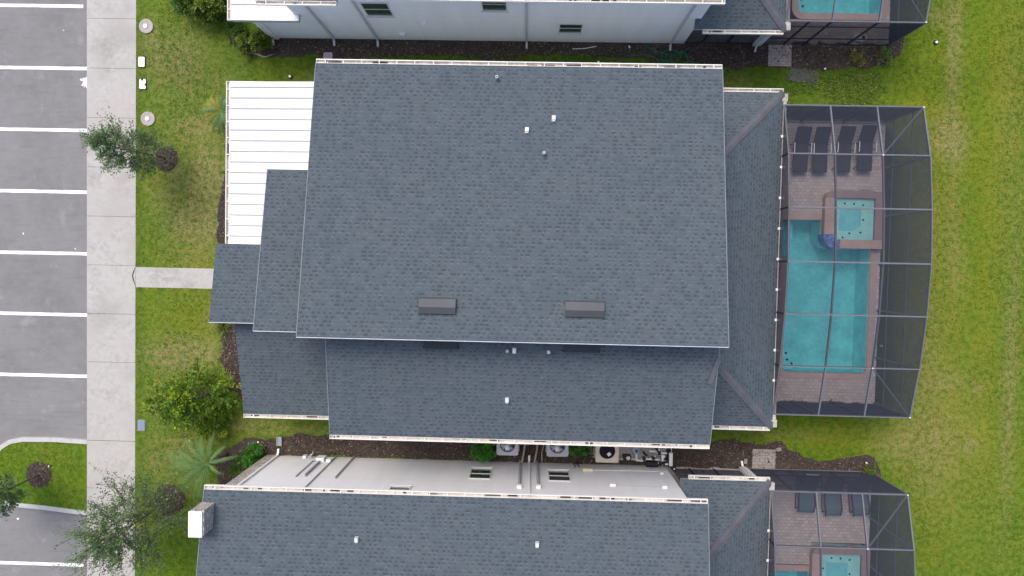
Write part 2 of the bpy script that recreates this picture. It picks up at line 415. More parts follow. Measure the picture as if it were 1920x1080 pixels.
# ------------------------------------------------------------------ ground
DRY = [(-14.3, 3.3, .5, 1.4, .6), (-15.6, 1.6, .5, .5, .6), (-16.7, 8.9, .4, .7, .5), (-15.6, 8.3, .6, .6, .5), (-15.9, 3.6, .3, .5, .5), (-16.9, -9.2, .4, .6, .5), (-15.3, -8.6, .5, .4, .5), (-22.2, -8.9, .6, .3, .4), (17.6, 2.0, .5, 1.5, .3), (18.9, 0.2, .3, .8, .4), (-15.5, 8, 2.2, 3.5, .28), (-15, 2, 2.2, 3, .25), (-15, -8, 2.5, 3, .22), (20, -8, 3, 5, .15), (-14.4, 2.7, .55, 1.0, 1.0), (-14.6, 3.6, .35, .8, .7), (-15.4, 5.8, .5, .4, .5), (-16.3, -4.3, .9, .5, .7), (-14.9, -4.3, .8, .45, .9), (-15.5, -4.7, .9, .4, .7), (-17.2, 9.9, .3, .6, .6),
       (-15.4, 9.5, .5, .5, .5), (-14.4, 6.0, .4, .3, .7), (-15.2, -.1, .8, .3, .3), (-15.0, 1.1, .7, .6, .35), (-16.6, 2.6, .4, .5, .3), (18.35, 9.5, .22, 1.9, .9), (17.7, 11.2, .5, .4, .6), (18.1, 6.1, .55, .65, .85), (18.55, 5.6, .35, .5, .7),
       (18.6, 2.8, .35, 2.2, .4), (17.4, -3.4, .8, 1.6, .5), (17.8, -7.2, 1.2, 1.0, .5), (16.4, -7.7, .6, .4, .5), (18.2, -8.8, .8, 1.5, .35), (18.6, -4.8, .7, .4, .45), (21.4, -4.5, .22, 4.5, .6), (20.9, 6.0, .5, 4, .3), (19.8, -7.6, .2, .2, .9), (20.0, -5.1, .15, .15, .8),
       (9.0, 8.35, .5, .25, .6), (12.5, 7.2, 2, .3, .2), (11.0, -7.3, 1.6, .2, .4), (-15.9, -9.5, .5, .8, .35), (-12.5, -7.6, 1.0, .3, .4), (-9.5, -7.6, 2.2, .22, .5), (-16.6, -6.5, .35, .7, .5), (-21.5, -9.0, .9, .3, .35), (-13.8, 7.9, .4, .3, .4), (-9.3, 8.0, .8, .25, .5), (-14.2, -2.7, .25, .5, .6)]
YEL = [(18.5, -1, 1.5, 9, .22), (20.2, 2, .35, 7, .35), (18.2, -8, .4, 5, .35), (-16.8, 3.5, .5, 1, .5), (-15.2, -.2, 1.2, .8, .4), (16.9, -1, .5, 5, .25), (18.9, -2, .3, 6, .3), (17.9, 4, 1.2, 4, .2), (16.6, -.5, .45, 3.2, .5), (16.2, 4.5, .4, 2, .3), (17.0, 1, .6, 4.0, .7), (16.5, 6.9, 1.4, .6, .45), (20.8, 8, .9, 3.5, .5), (17.5, -7.5, 2.5, 1.2, .4), (13, -7.3, 2.6, .5, .6), (20.5, -6, 1.2, 6, .35), (-16, -2.4, 1.2, .9, .5), (-14.8, -.2, .6, 3, .35), (-22, -9, 1.2, .8, .3), (-13.5, -7.4, 1.5, .8, .35), (-10, 8.2, 2, .5, .2), (18.2, 10, 2, 2, .25)]
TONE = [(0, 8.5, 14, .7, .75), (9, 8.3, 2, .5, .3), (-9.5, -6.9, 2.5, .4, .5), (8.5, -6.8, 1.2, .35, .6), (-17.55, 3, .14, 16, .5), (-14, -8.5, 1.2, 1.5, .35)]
def field(L, X, Y):
    a = np.zeros_like(X)
    for x, y, sx, sy, s_ in L: a += s_*np.exp(-.5*(((X-x)/sx)**2 + ((Y-y)/sy)**2))
    return np.clip(a, 0, 1)
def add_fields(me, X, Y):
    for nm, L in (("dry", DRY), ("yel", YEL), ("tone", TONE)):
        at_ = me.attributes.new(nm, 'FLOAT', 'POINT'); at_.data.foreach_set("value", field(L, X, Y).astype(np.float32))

HOLES = [(6.5, 15.40, -5.70, 6.55), (6.5, 15.40, -21.3, -9.05), (6.5, 15.40, 9.97, 22.2)]
gx = np.concatenate([[-300, -120, -60], np.arange(-30, 30.01, .2), [60, 120, 300]]); gy = np.concatenate([[-300, -120, -60], np.arange(-22, 24.01, .2), [60, 120, 300]])
GX, GY = np.meshgrid(gx, gy)
gz = np.where(GX < -19.9, -.35, 0.0) + np.where((np.abs(GX) < 30), .012*np.sin(GX*1.7+np.cos(GY*1.3)), 0)
nx, ny = len(gx), len(gy)
fs = []
for j in range(ny-1):
    for i in range(nx-1):
        cx, cy = (gx[i]+gx[i+1])/2, (gy[j]+gy[j+1])/2
        if any(a < cx < b and c < cy < d for a, b, c, d in HOLES): continue
        k = j*nx+i; fs.append((k, k+1, k+nx+1, k+nx))
me = bpy.data.meshes.new("lawn"); me.from_pydata(np.stack([GX.ravel(), GY.ravel(), gz.ravel()], 1).tolist(), [], fs)
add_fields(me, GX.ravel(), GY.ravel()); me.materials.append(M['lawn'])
lawn = bpy.data.objects.new("lawn", me); col.objects.link(lawn); tag(lawn, kind='structure')

# parking lot
mb = MB(); mb.face([(-150, -150, -.12), (-19.97, -150, -.12), (-19.97, 150, -.12), (-150, 150, -.12)])
lot = structure("parking_lot", mb, M['asphalt'])
for y in (19.5, 16.75, 13.98, 11.2, 8.43, 5.66, 2.88, .09, -2.70, -5.51, -14.28, -17.06, -19.9):
    mb = MB(); xr = -20.05 if y not in (11.2, -14.28) else -20.22
    n = 24; xs = np.linspace(-25.5, xr, n)
    e0 = RNG.normal(0, .004, n); e1 = RNG.normal(0, .004, n)
    for i in range(n-1):
        mb.face([(xs[i], y-.075+e0[i], -.114), (xs[i+1], y-.075+e0[i+1], -.114), (xs[i+1], y+.075+e1[i+1], -.114), (xs[i], y+.075+e1[i], -.114)])
    mb.build("parking_line", M['paint'], lot)
# paint spill and a few scuffs
def blob(cx, cy, r, z, n=28, amp=.45, sx=1, sy=1, seed=0):
    return [(cx+sx*r*(1+amp*noise.noise((math.cos(t)*1.9+seed, math.sin(t)*1.9, seed)))*math.cos(t), cy+sy*r*(1+amp*noise.noise((math.cos(t)*1.9+seed, math.sin(t)*1.9, seed)))*math.sin(t)) for t in [2*math.pi*k/n for k in range(n)]]
mb = MB()
mb.flat(blob(-20.14, 7.83, .13, 0, amp=1.1, sy=1.7, seed=4.2), -.113)
for (x, y, r) in ((-20.32, 7.93, .045), (-20.27, 7.68, .03), (-22.7, .05, .03), (-20.6, .3, .025), (-23.0, .95, .04), (-23.3, -12.2, .05)):
    mb.flat(blob(x, y, r, 0, amp=.9, seed=x*3), -.1125)
mb.build("paint_spill", M['paint'], lot)

# sidewalk slabs
mb = MB(); joints = [8.42-2.205*k for k in range(-12, 7)] + [-8.41-2.205*k for k in range(0, 12)]
mb.box(-19.96, -17.76, joints[-1], joints[0], -.3, -.03, 1)
for a, b in zip(joints[1:], joints[:-1]):
    mb.prism([(-19.97, a+.007), (-17.74, a+.007), (-17.74, b-(.016 if b == -8.41 else .007)), (-19.97, b-(.016 if b == -8.41 else .007))], -.2, .02+random.uniform(-.002, .002))
structure("sidewalk", mb, [M['walk'], M['mulch']])
mb = MB(); mb.prism([(-17.73, -1.37), (-11.2, -1.37), (-11.2, -.46), (-17.73, -.46)], -.1, .018)
structure("front_path", mb, M['concrete'])
# dirt crack where the path meets the sidewalk
mb = MB(); mb.flat([(-17.72, -.43), (-17.83, -.62), (-17.90, -.85), (-17.84, -1.1), (-17.74, -1.33), (-17.72, -1.33), (-17.79, -1.1), (-17.85, -.85), (-17.78, -.62)], .0255)
o = mb.build("crack", M['mulch'], bpy.data.objects["front_path"])

# island with kerb
isl = [(-19.97, -8.40), (-21.5, -8.34), (-23.0, -8.37), (-23.6, -8.5), (-24.05, -8.78), (-24.5, -9.3), (-24.75, -10.0), (-24.7, -10.7), (-24.45, -11.2), (-24.04, -11.49), (-23.4, -11.6), (-22.0, -11.70), (-19.97, -11.90)]
def offset_poly(P, d):
    out = []
    for i, p in enumerate(P):
        a = Vector(P[max(i-1, 0)]); b = Vector(P[min(i+1, len(P)-1)]); t = (b-a).normalized(); nrm = Vector((-t.y, t.x))
        q = Vector(p) + nrm*d; out.append((q.x, q.y))
    return out
inner = offset_poly(isl, .20)
inner[0] = (-19.97, inner[0][1]); inner[-1] = (-19.97, inner[-1][1])
mb = MB()
for i in range(len(isl)-1):
    a, b, c, d = isl[i], isl[i+1], inner[i+1], inner[i]
    mb.face([(*d, .03), (*c, .03), (*b, .03), (*a, .03)]); mb.face([(*b, -.2), (*a, -.2), (*a, .03), (*b, .03)][::-1]); mb.face([(*d, -.1), (*c, -.1), (*c, .03), (*d, .03)][::-1])
structure("island_kerb", mb, M['kerb'])
mb = MB(); xs_ = [p[0] for p in inner]; 
mb.flat(inner, .0)
o = mb.build("island_lawn", M['lawn']); o['kind'] = 'structure'
vx = np.array([v.co[:] for v in o.data.vertices]); add_fields(o.data, vx[:, 0], vx[:, 1])

# ------------------------------------------------------------------ mulch beds
def inpoly(P, X, Y):
    r = np.zeros(X.shape, bool); n = len(P)
    for i in range(n):
        (x0, y0), (x1, y1) = P[i], P[(i+1) % n]
        if y0 == y1: continue
        c = ((y0 > Y) != (y1 > Y)) & (X < (x1-x0)*(Y-y0)/(y1-y0)+x0); r ^= c
    return r
def rough(P, step=.14, amp=.09):
    out = []
    for i in range(len(P)):
        a, b = Vector(P[i]), Vector(P[(i+1) % len(P)]); n = max(1, int((b-a).length/step))
        for k in range(n):
            p = a.lerp(b, k/n); q = noise.noise_vector((p.x*2.3, p.y*2.3, 5.1)); out.append((p.x+q.x*amp*1.6, p.y+q.y*amp*1.6))
    return out
ring = lambda cx, cy, r: [(cx+r*math.cos(2*math.pi*k/14), cy+r*math.sin(2*math.pi*k/14)) for k in range(14)]
BEDS = [
 [(-11.3, 9.95), (-13.55, 9.95), (-13.45, 9.55), (-12.6, 9.1), (-11.6, 9.0), (-9.5, 9.2), (-8.4, 8.9), (-6.5, 9.15), (-4, 9.25), (-2, 9.05), (0, 9.22), (2, 9.32), (4, 9.25), (5.5, 9.1), (7.0, 9.05), (8.0, 8.85), (10.1, 8.9), (11.4, 8.85), (12.7, 8.85), (14.0, 8.95), (15.2, 9.0), (16.05, 9.5), (16.25, 10.35), (15.55, 10.35), (15.5, 9.95)],
 [(-11.6, -8.8), (-11.7, -8.15), (-10.2, -7.85), (-8.5, -8.0), (-6.5, -7.95), (-4.5, -8.05), (-2.5, -7.9), (0, -7.6), (6.0, -7.5), (7.6, -7.75), (9.4, -7.65), (10.2, -7.75), (11.4, -7.7), (12.0, -8.1), (13.0, -8.45), (14.2, -8.35), (15.3, -8.1), (15.75, -8.45), (16.1, -9.6), (15.5, -9.6), (15.45, -8.93), (6.6, -8.93)],
 [(-11.0, 6.9), (-13.3, 6.9), (-13.75, 5.5), (-13.6, 4.0), (-14.0, 2.2), (-14.05, -.3), (-11.0, -.3)],
 [(-11.0, -1.5), (-14.0, -1.5), (-13.95, -2.9), (-13.7, -3.4), (-13.85, -4.6), (-13.35, -5.9), (-12.7, -6.4), (-11.0, -6.3)],
 [(11.6, 6.62), (11.7, 6.95), (12.6, 7.05), (13.5, 7.3), (14.4, 7.15), (14.9, 6.85), (15.0, 6.62)],
 [(10.0, -5.8), (10.1, -6.3), (11.0, -6.35), (12.0, -6.1), (13.0, -6.1), (14.5, -6.15), (14.9, -5.8)],
 [(-11.5, -9.0), (-11.7, -8.2), (-12.6, -8.15), (-13.6, -8.7), (-14.1, -9.4), (-13.8, -10.6), (-13.0, -11.2), (-11.7, -11.2)],
 ring(-16.38, 4.45, .55), ring(-22.22, -10.08, .58), ring(-16.15, -11.05, .72),
]
beds = []
for i, P in enumerate(BEDS):
    Pr = rough(P, .14, .09 if len(P) != 14 else .05); beds.append(Pr)
    A = sum(Pr[k][0]*Pr[(k+1) % len(Pr)][1]-Pr[(k+1) % len(Pr)][0]*Pr[k][1] for k in range(len(Pr)))
    if A < 0: Pr = Pr[::-1]
    mb = MB(); mb.flat(Pr, .022 + .001*i)
    for k in range(len(Pr)):
        a, b = Pr[k], Pr[(k+1) % len(Pr)]; mb.face([(*a, -.03), (*b, -.03), (*b, .022+.001*i), (*a, .022+.001*i)])
    structure("mulch_bed", mb, M['mulch'])
# pale sandy edge in front of the upper left bed, wet soil spot by the paver pad
mb = MB(); mb.flat(rough([(-13.25, 9.68), (-13.0, 9.42), (-12.55, 9.15), (-12.0, 8.95), (-11.4, 9.15), (-11.5, 9.17), (-12.0, 9.03), (-12.5, 9.22), (-12.95, 9.5), (-13.2, 9.72)], .06, .05), .036)
structure("sand_edge", mb, M['sand'])
mb = MB(); mb.flat(rough([(11.4, 8.8), (12.5, 8.8), (12.5, 8.45), (12.35, 8.1), (12.1, 8.2), (11.6, 8.3), (11.1, 8.3), (11.3, 8.55)], .08, .13), .040)
structure("wet_soil", mb, M['wetsoil'])

# paver pads
for nm, (x0, x1, y0, y1) in (("paver_pad", (10.31, 11.32, 8.93, 9.96)), ("paver_pad", (10.20, 11.22, -8.93, -7.99))):
    mb = MB(); mb.prism([(x0, y0), (x1, y0), (x1, y1), (x0, y1)], -.05, .05); structure(nm, mb, M['padpaver'])
for i, (x, y, a, b_) in enumerate(((11.35, -7.98, .2, "loose grey paver lying at the corner of the lower paver pad"), (9.9, -8.55, 1.5, "loose grey paver lying left of the lower paver pad"))):
    mb = MB(); mb.rbox(-.11, .11, -.07, .07, .0, .06, .015); o = mb.build("paver", M['padpaver']); o.location = (x, y, .025); o.rotation_euler = (0, 0, a); tag(o, b_, "paver", "loose pavers")

# ------------------------------------------------------------------ pools, decks
POOL = rrect(11.40, 15.07, -4.50, 2.25, .22, 5, (0, 0, 1, 1))
# notch for the spa in the north-east corner and a bay on the house side
POOLP = [(13.06, 2.25), (11.02, 2.25), (11.02, .62), (11.40, .62)] + rrect(11.40, 15.07, -4.50, 2.25, .22, 5)[12:24] + [(15.07, 1.05), (13.75, 1.05)] + [(13.58, 1.07), (13.38, 1.13), (13.22, 1.25), (13.10, 1.42), (13.06, 1.6)]
def grow(P, d):
    out = []
    n = len(P)
    for i in range(n):
        a, p, b = Vector(P[i-1]), Vector(P[i]), Vector(P[(i+1) % n])
        n1 = (p-a).normalized(); n2 = (b-p).normalized(); n1 = Vector((n1.y, -n1.x)); n2 = Vector((n2.y, -n2.x))
        m = (n1+n2); m = m/max(.3, m.dot(n1)); q = p + m*d; out.append((q.x, q.y))
    return out
SPA_OUT = [(12.90, 1.62)] + [(12.92, 1.45), (13.0, 1.25), (13.12, 1.12), (13.3, 1.04), (13.5, 1.02)] + [(15.40, 1.02), (15.40, 3.38)] + rrect(12.90, 15.4, 1.0, 3.50, .3, 4, (0, 1, 0, 0))[1:6]
def make_pool():
    p = thing("swimming_pool", (13.2, 0, 0), "turquoise swimming pool with a raised square spa in its corner, under the middle screen cage", "swimming pool", "backyard pools")
    mb = MB(); n = len(POOLP)
    for i in range(n):
        a, b = POOLP[i], POOLP[(i+1) % n]; mb.face([(*b, -1.3), (*a, -1.3), (*a, .0), (*b, .0)][::-1])
    mb.flat(POOLP, -1.3)
    mb.box(11.42, 11.85, -.6, 2.2, -1.3, -.55); mb.box(11.04, 11.42, .65, 2.22, -1.3, -.4)
    mb.prism([(11.43, -4.46), (12.1, -4.46), (11.43, -3.7)], -1.3, -.5)
    mb.build("basin", M['plaster'], p)
    mb = MB(); mb.flat(POOLP, -.10); mb.build("water", M['water'], p)
    # coping band
    def strip(x0, x1, y0, y1, z=.055): 
        q = MB(); q.box(x0, x1, y0, y1, -.06, z); return q
    G = grow(POOLP, .28)
    mb = MB()
    for i in range(3, 17):
        a, b, c, d = POOLP[i], POOLP[(i+1) % n], G[(i+1) % n], G[i]
        if i == 3: d = (G[3][0], a[1]+.0); 
        mb.face([(*a, .045), (*b, .045), (*c, .045), (*d, .045)][::-1]); mb.face([(*a, -.1), (*b, -.1), (*b, .045), (*a, .045)])
        mb.face([(*d, .0), (*c, .0), (*c, .045), (*d, .045)][::-1])
    mb.box(10.75, 13.06, 2.255, 2.53, -.06, .045); mb.box(10.75, 11.015, .40, 2.25, -.06, .0445)
    mb.build("coping", M['coping'], p)
    for x, y, z in ((11.78, -4.02, -.47), (11.72, -3.72, -.47), (11.25, 1.5, -.37), (11.25, .9, -.37), (12.3, -4.3, -1.27)):
        mb = MB(); mb.lathe(x, y, [(0, z), (.055, z), (.055, z-.03)], 12); mb.build("drain_cover", M['black'], p)
    # spa
    mb = MB(); mb.prism(SPA_OUT, -1.3, -.03, 1); mb.prism(SPA_OUT, -.03, .20, 0)
    sw = mb.build("spa_wall", [M['coping'], M['plaster']], p)
    # cut a basin into the spa by laying walls above: rim ring + bench + floor
    o = [(13.36, 1.40), (15.05, 1.40), (15.05, 3.20), (13.36, 3.20)]
    mb = MB()
    mb.box(13.36, 15.05, 1.40, 3.20, .203, .215)          # bench
    dp = [(13.56, 1.78), (14.2, 1.80), (14.42, 1.95), (14.5, 2.0), (14.5, 2.78), (13.56, 2.78)]
    mb.build("spa_bench", M['spaplaster'], sw)
    mb = MB(); mb.flat(dp, .222); mb.build("spa_floor", simple("spa_floor_plaster", (.42, .72, .76), .7, .15, 2.5, 14), sw)
    for x, y in ((13.78, 2.98), (14.18, 2.97), (14.58, 2.92), (14.6, 2.28), (14.5, 1.72), (14.02, 1.68), (13.74, 1.5), (13.42, 2.5)):
        mb = MB(); mb.lathe(x, y, [(0, .232), (.042, .232), (.042, .215)], 12); mb.build("jet", M['black'], sw)
    mb = MB(); mb.box(13.36, 15.05, 1.40, 3.20, .30, .305); 
    mb2 = MB(); mb2.face([(13.30, 1.36, .30), (15.05, 1.36, .30), (15.05, 3.20, .30), (13.30, 3.20, .30)]); mb2.build("spa_water", M['spawater'], sw)
    # rim
    c1 = MB(); c1.box(12.88, 13.32, 1.62, 3.20, .2, .36); c1.box(13.58, 15.42, 1.02, 1.40, .2, .36)
    c1.build("spa_coping", M['coping'], sw)
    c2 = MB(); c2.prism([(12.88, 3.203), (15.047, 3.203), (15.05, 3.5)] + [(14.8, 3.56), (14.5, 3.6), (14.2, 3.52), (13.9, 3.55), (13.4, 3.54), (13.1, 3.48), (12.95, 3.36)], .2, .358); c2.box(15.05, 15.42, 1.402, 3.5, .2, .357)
    c2.build("spa_coping", M['darkcoping'], sw)['label'] = "darker brick coping"
    t = MB(); t.prism([(12.87, 1.615), (12.90, 1.40), (12.98, 1.22), (13.12, 1.08), (13.32, 1.0), (13.575, .99), (13.575, 1.30), (13.46, 1.32), (13.36, 1.40), (13.31, 1.50), (13.30, 1.615)], -.3, .33)
    t.build("spillway_tile", M['tile'], sw)
    return p
pool = make_pool()
def make_deck(dy):
    mb = MB()
    hole = [(x, y+dy) for x, y in POOLP]; sp = [(x, y+dy) for x, y in SPA_OUT]
    # pool and spa touch, so lay the deck as simple pieces round both
    y0, y1 = -5.78+dy, 6.62+dy
    for (a, b, c, d) in ((6.4, 10.9, y0, y1), (10.9, 15.42, 3.42+dy, y1), (10.9, 12.95, 2.4+dy, 3.42+dy), (10.9, 11.2, y0, .5+dy), (11.2, 15.42, y0, -4.7+dy), (15.2, 15.42, -4.7+dy, 1.05+dy)):
        mb.face([(a, c, .02), (b, c, .02), (b, d, .02), (a, d, .02)])
    mb.box(6.4, 15.46, y1-.02, y1+.06, -.25, .018); mb.box(6.4, 15.46, y0-.06, y0+.02, -.25, .018); mb.box(15.40, 15.52, y0, y1, -.25, .0185)
    return structure("pool_deck", mb, M['paver'])
make_deck(0); make_deck(-15.55); make_deck(15.68)
dup(pool, (0, -15.72, 0), "turquoise pool of the lower house, only its spa and top edge in the frame", "backyard pools")
dup(pool, (.15, 15.75, 0), "turquoise pool of the upper house, only its rounded lower edge in the frame", "backyard pools")
for s_ in (pool,):
    pass

# ------------------------------------------------------------------ screen cages
CY = [6.55, 4.55, 2.45, .36, -1.68, -3.77, -5.80]; CZ = [2.95, 3.55, 3.80, 3.90, 3.74, 3.40, 2.87]; CX = [10.03, 11.82, 13.65, 15.46]
def make_cage():
    c = thing("pool_cage", (12.75, .4, 0), "dark screened pool cage with an arched roof beside the middle house, loungers inside", "pool cage", "screened pool cages")
    for x in CX:
        mb = MB(); mb.tube([(x, y, z) for y, z in zip(CY, CZ)], 0, square=(.055, .09) if x != CX[0] else (.05, .07)); mb.build("beam", M['bronze'], c)
    for i, (y, z) in enumerate(zip(CY, CZ)):
        mb = MB(); mb.box(CX[0]-.02, CX[3]+.025, y-.028, y+.028, z-.058, z+.048); mb.build("purlin", M['bronze'], c)
    for i0, i1 in ((0, 1), (6, 5)):
        mb = MB(); mb.tube([(CX[3], CY[i0], CZ[i0]+.01), (CX[2], CY[i1], CZ[i1]+.01)], 0, square=(.05, .05)); mb.build("brace", M['bronze'], c)
    zt = lambda y: float(np.interp(-y, [-q for q in CY], CZ))
    for i, y in enumerate(CY):
        mb = MB(); mb.box(CX[3]-.025, CX[3]+.025, y-.04, y+.04, .02, CZ[i]-.06); mb.build("post", M['bronze'], c)
    for x in (10.95, 11.82, 13.65):
        for y, z in ((CY[0], CZ[0]), (CY[-1], CZ[-1])):
            mb = MB(); mb.box(x-.04, x+.04, y-.025, y+.025, .02, z-.06); mb.build("post", M['bronzedark'], c)
    for z in (.82, 2.25):
        mb = MB(); mb.box(CX[3]-.018, CX[3]+.018, CY[-1]+.04, CY[0]-.04, z-.02, z+.02); mb.build("rail", M['railgrey'], c)
        for y in (CY[0], CY[-1]):
            mb = MB(); mb.box(CX[0], CX[3]-.04, y-.02, y+.02, z-.02, z+.02); mb.build("rail", M['bronzedark'], c)
    mb = MB()
    for i in range(6):
        for j in range(3): mb.face([(CX[j], CY[i], CZ[i]+.046), (CX[j], CY[i+1], CZ[i+1]+.046), (CX[j+1], CY[i+1], CZ[i+1]+.046), (CX[j+1], CY[i], CZ[i]+.046)])
    mb.build("roof_screen", M['screen'], c)
    mb = MB()
    for i in range(6): mb.face([(CX[3]+.028, CY[i], .05), (CX[3]+.028, CY[i+1], .05), (CX[3]+.028, CY[i+1], CZ[i+1]-.06), (CX[3]+.028, CY[i], CZ[i]-.06)])
    mb.build("wall_screen", M['wscreen'], c)
    for y, z in ((CY[0]+.03, CZ[0]-.06), (CY[-1]-.03, CZ[-1]-.06)):
        mb = MB(); mb.face([(9.8, y, .05), (CX[3], y, .05), (CX[3], y, z), (9.8, y, z)]); mb.build("wall_screen", M['wscreen'], c)
    mb = MB()
    for i in range(6): mb.face([(CX[0], CY[i], 2.85), (CX[0], CY[i+1], 2.85), (CX[0], CY[i+1], CZ[i+1]-.06), (CX[0], CY[i], CZ[i]-.06)])
    mb.build("wall_screen", M['wscreen'], c)
    for i in range(1, 6):
        mb = MB(); mb.box(CX[0]-.025, CX[0]+.025, CY[i]-.025, CY[i]+.025, 2.88, CZ[i]-.06); mb.build("strut", M['bronzedark'], c)
    mb = MB(); mb.box(CX[0], CX[3], CY[0]-.06, CY[0]+.06, .019, .06); mb.build("sill", M['bronze'], c)
    for x, y, z in ((CX[3], CY[0], CZ[0]), (CX[3], CY[-1], CZ[-1]), (CX[2], CY[1], CZ[1]), (CX[2], CY[-2], CZ[-2])):
        mb = MB(); mb.box(x-.03, x+.03, y-.025, y+.025, z+.047, z+.056); mb.build("bracket", M['winframe'], c)
    return c
cage = make_cage()
dup(cage, (0, -15.47, 0), "dark screened pool cage behind the lower house, cut by the bottom frame edge", "screened pool cages")
dup(cage, (0, 15.68, 0), "dark screened pool cage behind the upper house, cut by the top frame edge", "screened pool cages")

# ------------------------------------------------------------------ houses
def roof_face(mb, poly3, eave_dir, thick=.13, m=0):
    """poly3: ccw 3D polygon; uv u along eave_dir, v up the slope, in metres"""
    P = [Vector(p) for p in poly3]
    nrm = Vector((0, 0, 0))
    for i in range(len(P)): nrm += P[i].cross(P[(i+1) % len(P)])
    nrm.normalize()
    if nrm.z < 0: P = P[::-1]; nrm = -nrm
    e = Vector(eave_dir).normalized(); up = nrm.cross(e)
    if up.z < 0: up = -up
    mb.face(P, 0, [(p.dot(e), p.dot(up)) for p in P])
    B = [p - Vector((0, 0, thick)) for p in P]
    mb.face(B[::-1], 1)
    for i in range(len(P)):
        j = (i+1) % len(P); mb.face([B[i], B[j], P[j], P[i]], 2)
def roof(parent, poly3, eave_dir, thick=.13):
    mb = MB(); roof_face(mb, poly3, eave_dir, thick); return mb.build("roof", [M['shingle'], M['white'], M['lead']], parent)
def gutter(parent, a, b, out, zt, w=.155, h=.12, step=.66, dirt=1.0):
    """open trough hung on an eave from a to b (xy), 'out' = outward direction"""
    a, b, o = Vector((*a, 0)), Vector((*b, 0)), Vector((*out, 0)); d = (b-a); L = d.length; d.normalize()
    mb = MB()
    def bx(s0, s1, t0, t1, z0, z1, m=0):
        c = [a+d*s+o*t for s in (s0, s1) for t in (t0, t1)]
        vs = [(*c[i][:2], z) for z in (z0, z1) for i in (0, 1, 2, 3)]
        mb.mesh(vs, [(0, 1, 3, 2), (4, 6, 7, 5), (0, 4, 5, 1), (2, 3, 7, 6), (0, 2, 6, 4), (1, 5, 7, 3)], m)
    bx(0, L, .003, .018, zt-h, zt, 0); bx(0, L, .018, w-.03, zt-h, zt-h+.02, 1); bx(0, L, w-.03, w, zt-h, zt, 0)
    bx(-.012, 0, .003, w, zt-h, zt, 0); bx(L, L+.012, .003, w, zt-h, zt, 0)
    s_ = random.uniform(.15, .4)
    while s_ < L:
        bx(s_-.018, s_+.018, .018, w-.03, zt-.022, zt-.008, 0); s_ += step*random.uniform(.95, 1.05)
    # wet leaf litter lying in the trough here and there
    s_ = .4
    while s_ < L-.6:
        l_ = random.uniform(.1, .6)
        if random.random() < .45*dirt: bx(s_, s_+l_, .03, random.uniform(.06, w-.035), zt-h+.022, zt-h+.032, 2)
        s_ += l_ + random.uniform(.1, .9)
    bx(.25, .33, .05, .10, zt-h+.021, zt-h+.025, 3)
    return mb.build("gutter", [M['cream'], M['debris'], M['mulch'], M['black']], parent)
def downspout(parent, x, ywall, yg, zg, out, mat=None):
    mb = MB(); yy = ywall + out*.05
    mb.tube([(x, yg, zg-.1), (x, yg, zg-.2), (x, yy, zg-.45), (x, yy, .28), (x, yy+out*.05, .16), (x, yy+out*.28, .08)], 0, square=(.085, .07))
    return mb.build("downspout", mat or M['white'], parent)
def window(parent, x0, x1, z0, z1, yw, out):
    """double hung window let into an east-west wall"""
    f = MB(); y0, y1 = sorted((yw+out*.004, yw+out*.045)); t = .035
    for a, b, c, d in ((x0-t, x0, z0-t, z1+t), (x1, x1+t, z0-t, z1+t), (x0, x1, z1, z1+t), (x0, x1, z0-t, z0)): f.box(a, b, y0, y1, c, d)
    fr = f.build("window", M['winframe'], parent)
    g = MB(); g.face([(x0, yw+out*.008, z0), (x1, yw+out*.008, z0), (x1, yw+out*.008, z1), (x0, yw+out*.008, z1)]); g.build("pane", M['glass'], fr)
    g = MB(); zm = (z0+z1)/2; a, b = sorted((yw+out*.009, yw+out*.03)); g.box(x0, x1, a, b, zm-.014, zm+.014); g.build("meeting_rail", M['winframe'], fr)
    g = MB(); a, b = sorted((yw+out*.009, yw+out*.02)); 
    g = MB(); a, b = sorted((yw+out*.046, yw+out*.085)); g.box(x0-.08, x1+.08, a, b, z0-.09, z0-.056); g.build("sill", M['winframe'], fr)
def pipe_vent(rf, x, y, z, r=.05, h=.25, square=False):
    mb = MB()
    if square:
        mb.box(x-.075, x+.075, y-.10, y+.11, z+.005, z+.025, 1); mb.box(x-.06, x+.06, y-.05, y+.09, z+.025, z+.15); mb.box(x-.05, x+.05, y-.10, y-.05, z+.025, z+.10, 0)
        return mb.build("exhaust_vent", [M['galv'], M['lead']], rf)
    mb.box(x-.085, x+.085, y-.08, y+.08, z+.004, z+.02, 2)
    mb.lathe(x, y, [(r, z-.02), (r, z+h), (r*.75, z+h), (r*.75, z+h-.1), (0, z+h-.1)], 14, 0)
    return mb.build("pipe_vent", [M['galv'], M['lead'], M['ventdark']], rf)
def box_vent(rf, x0, x1, ys, s, zf):
    """low slant-back vent: ys = low (eave side) to high edge"""
    y0, y1 = ys; mb = MB(); ym = y0*.45+y1*.55
    A, B = zf(y0)+.02, zf(y1)+.02
    prof = [(y0, A+.01), (y0, A+.15), (ym, zf(ym)+.19), (y1, B+.07), (y1, B)]
    n = len(prof)
    for i in range(n-1):
        (ya, za), (yb, zb) = prof[i], prof[i+1]
        mb.face([(x0, ya, za), (x1, ya, za), (x1, yb, zb), (x0, yb, zb)], 0 if i != 2 else 1)
    mb.face([(x0, y, z) for y, z in prof]); mb.face([(x1, y, z) for y, z in prof][::-1])
    mb.box(x0-.06, x1+.06, min(y0, y1)-.03, max(y0, y1)+.05, min(A, B)-.03, min(A, B)-.005, 1)
    return mb.build("box_vent", [M['ventdark'], M['ventdark2']] if y0 > y1 else [M['ventblack'], M['ventblack']], rf)
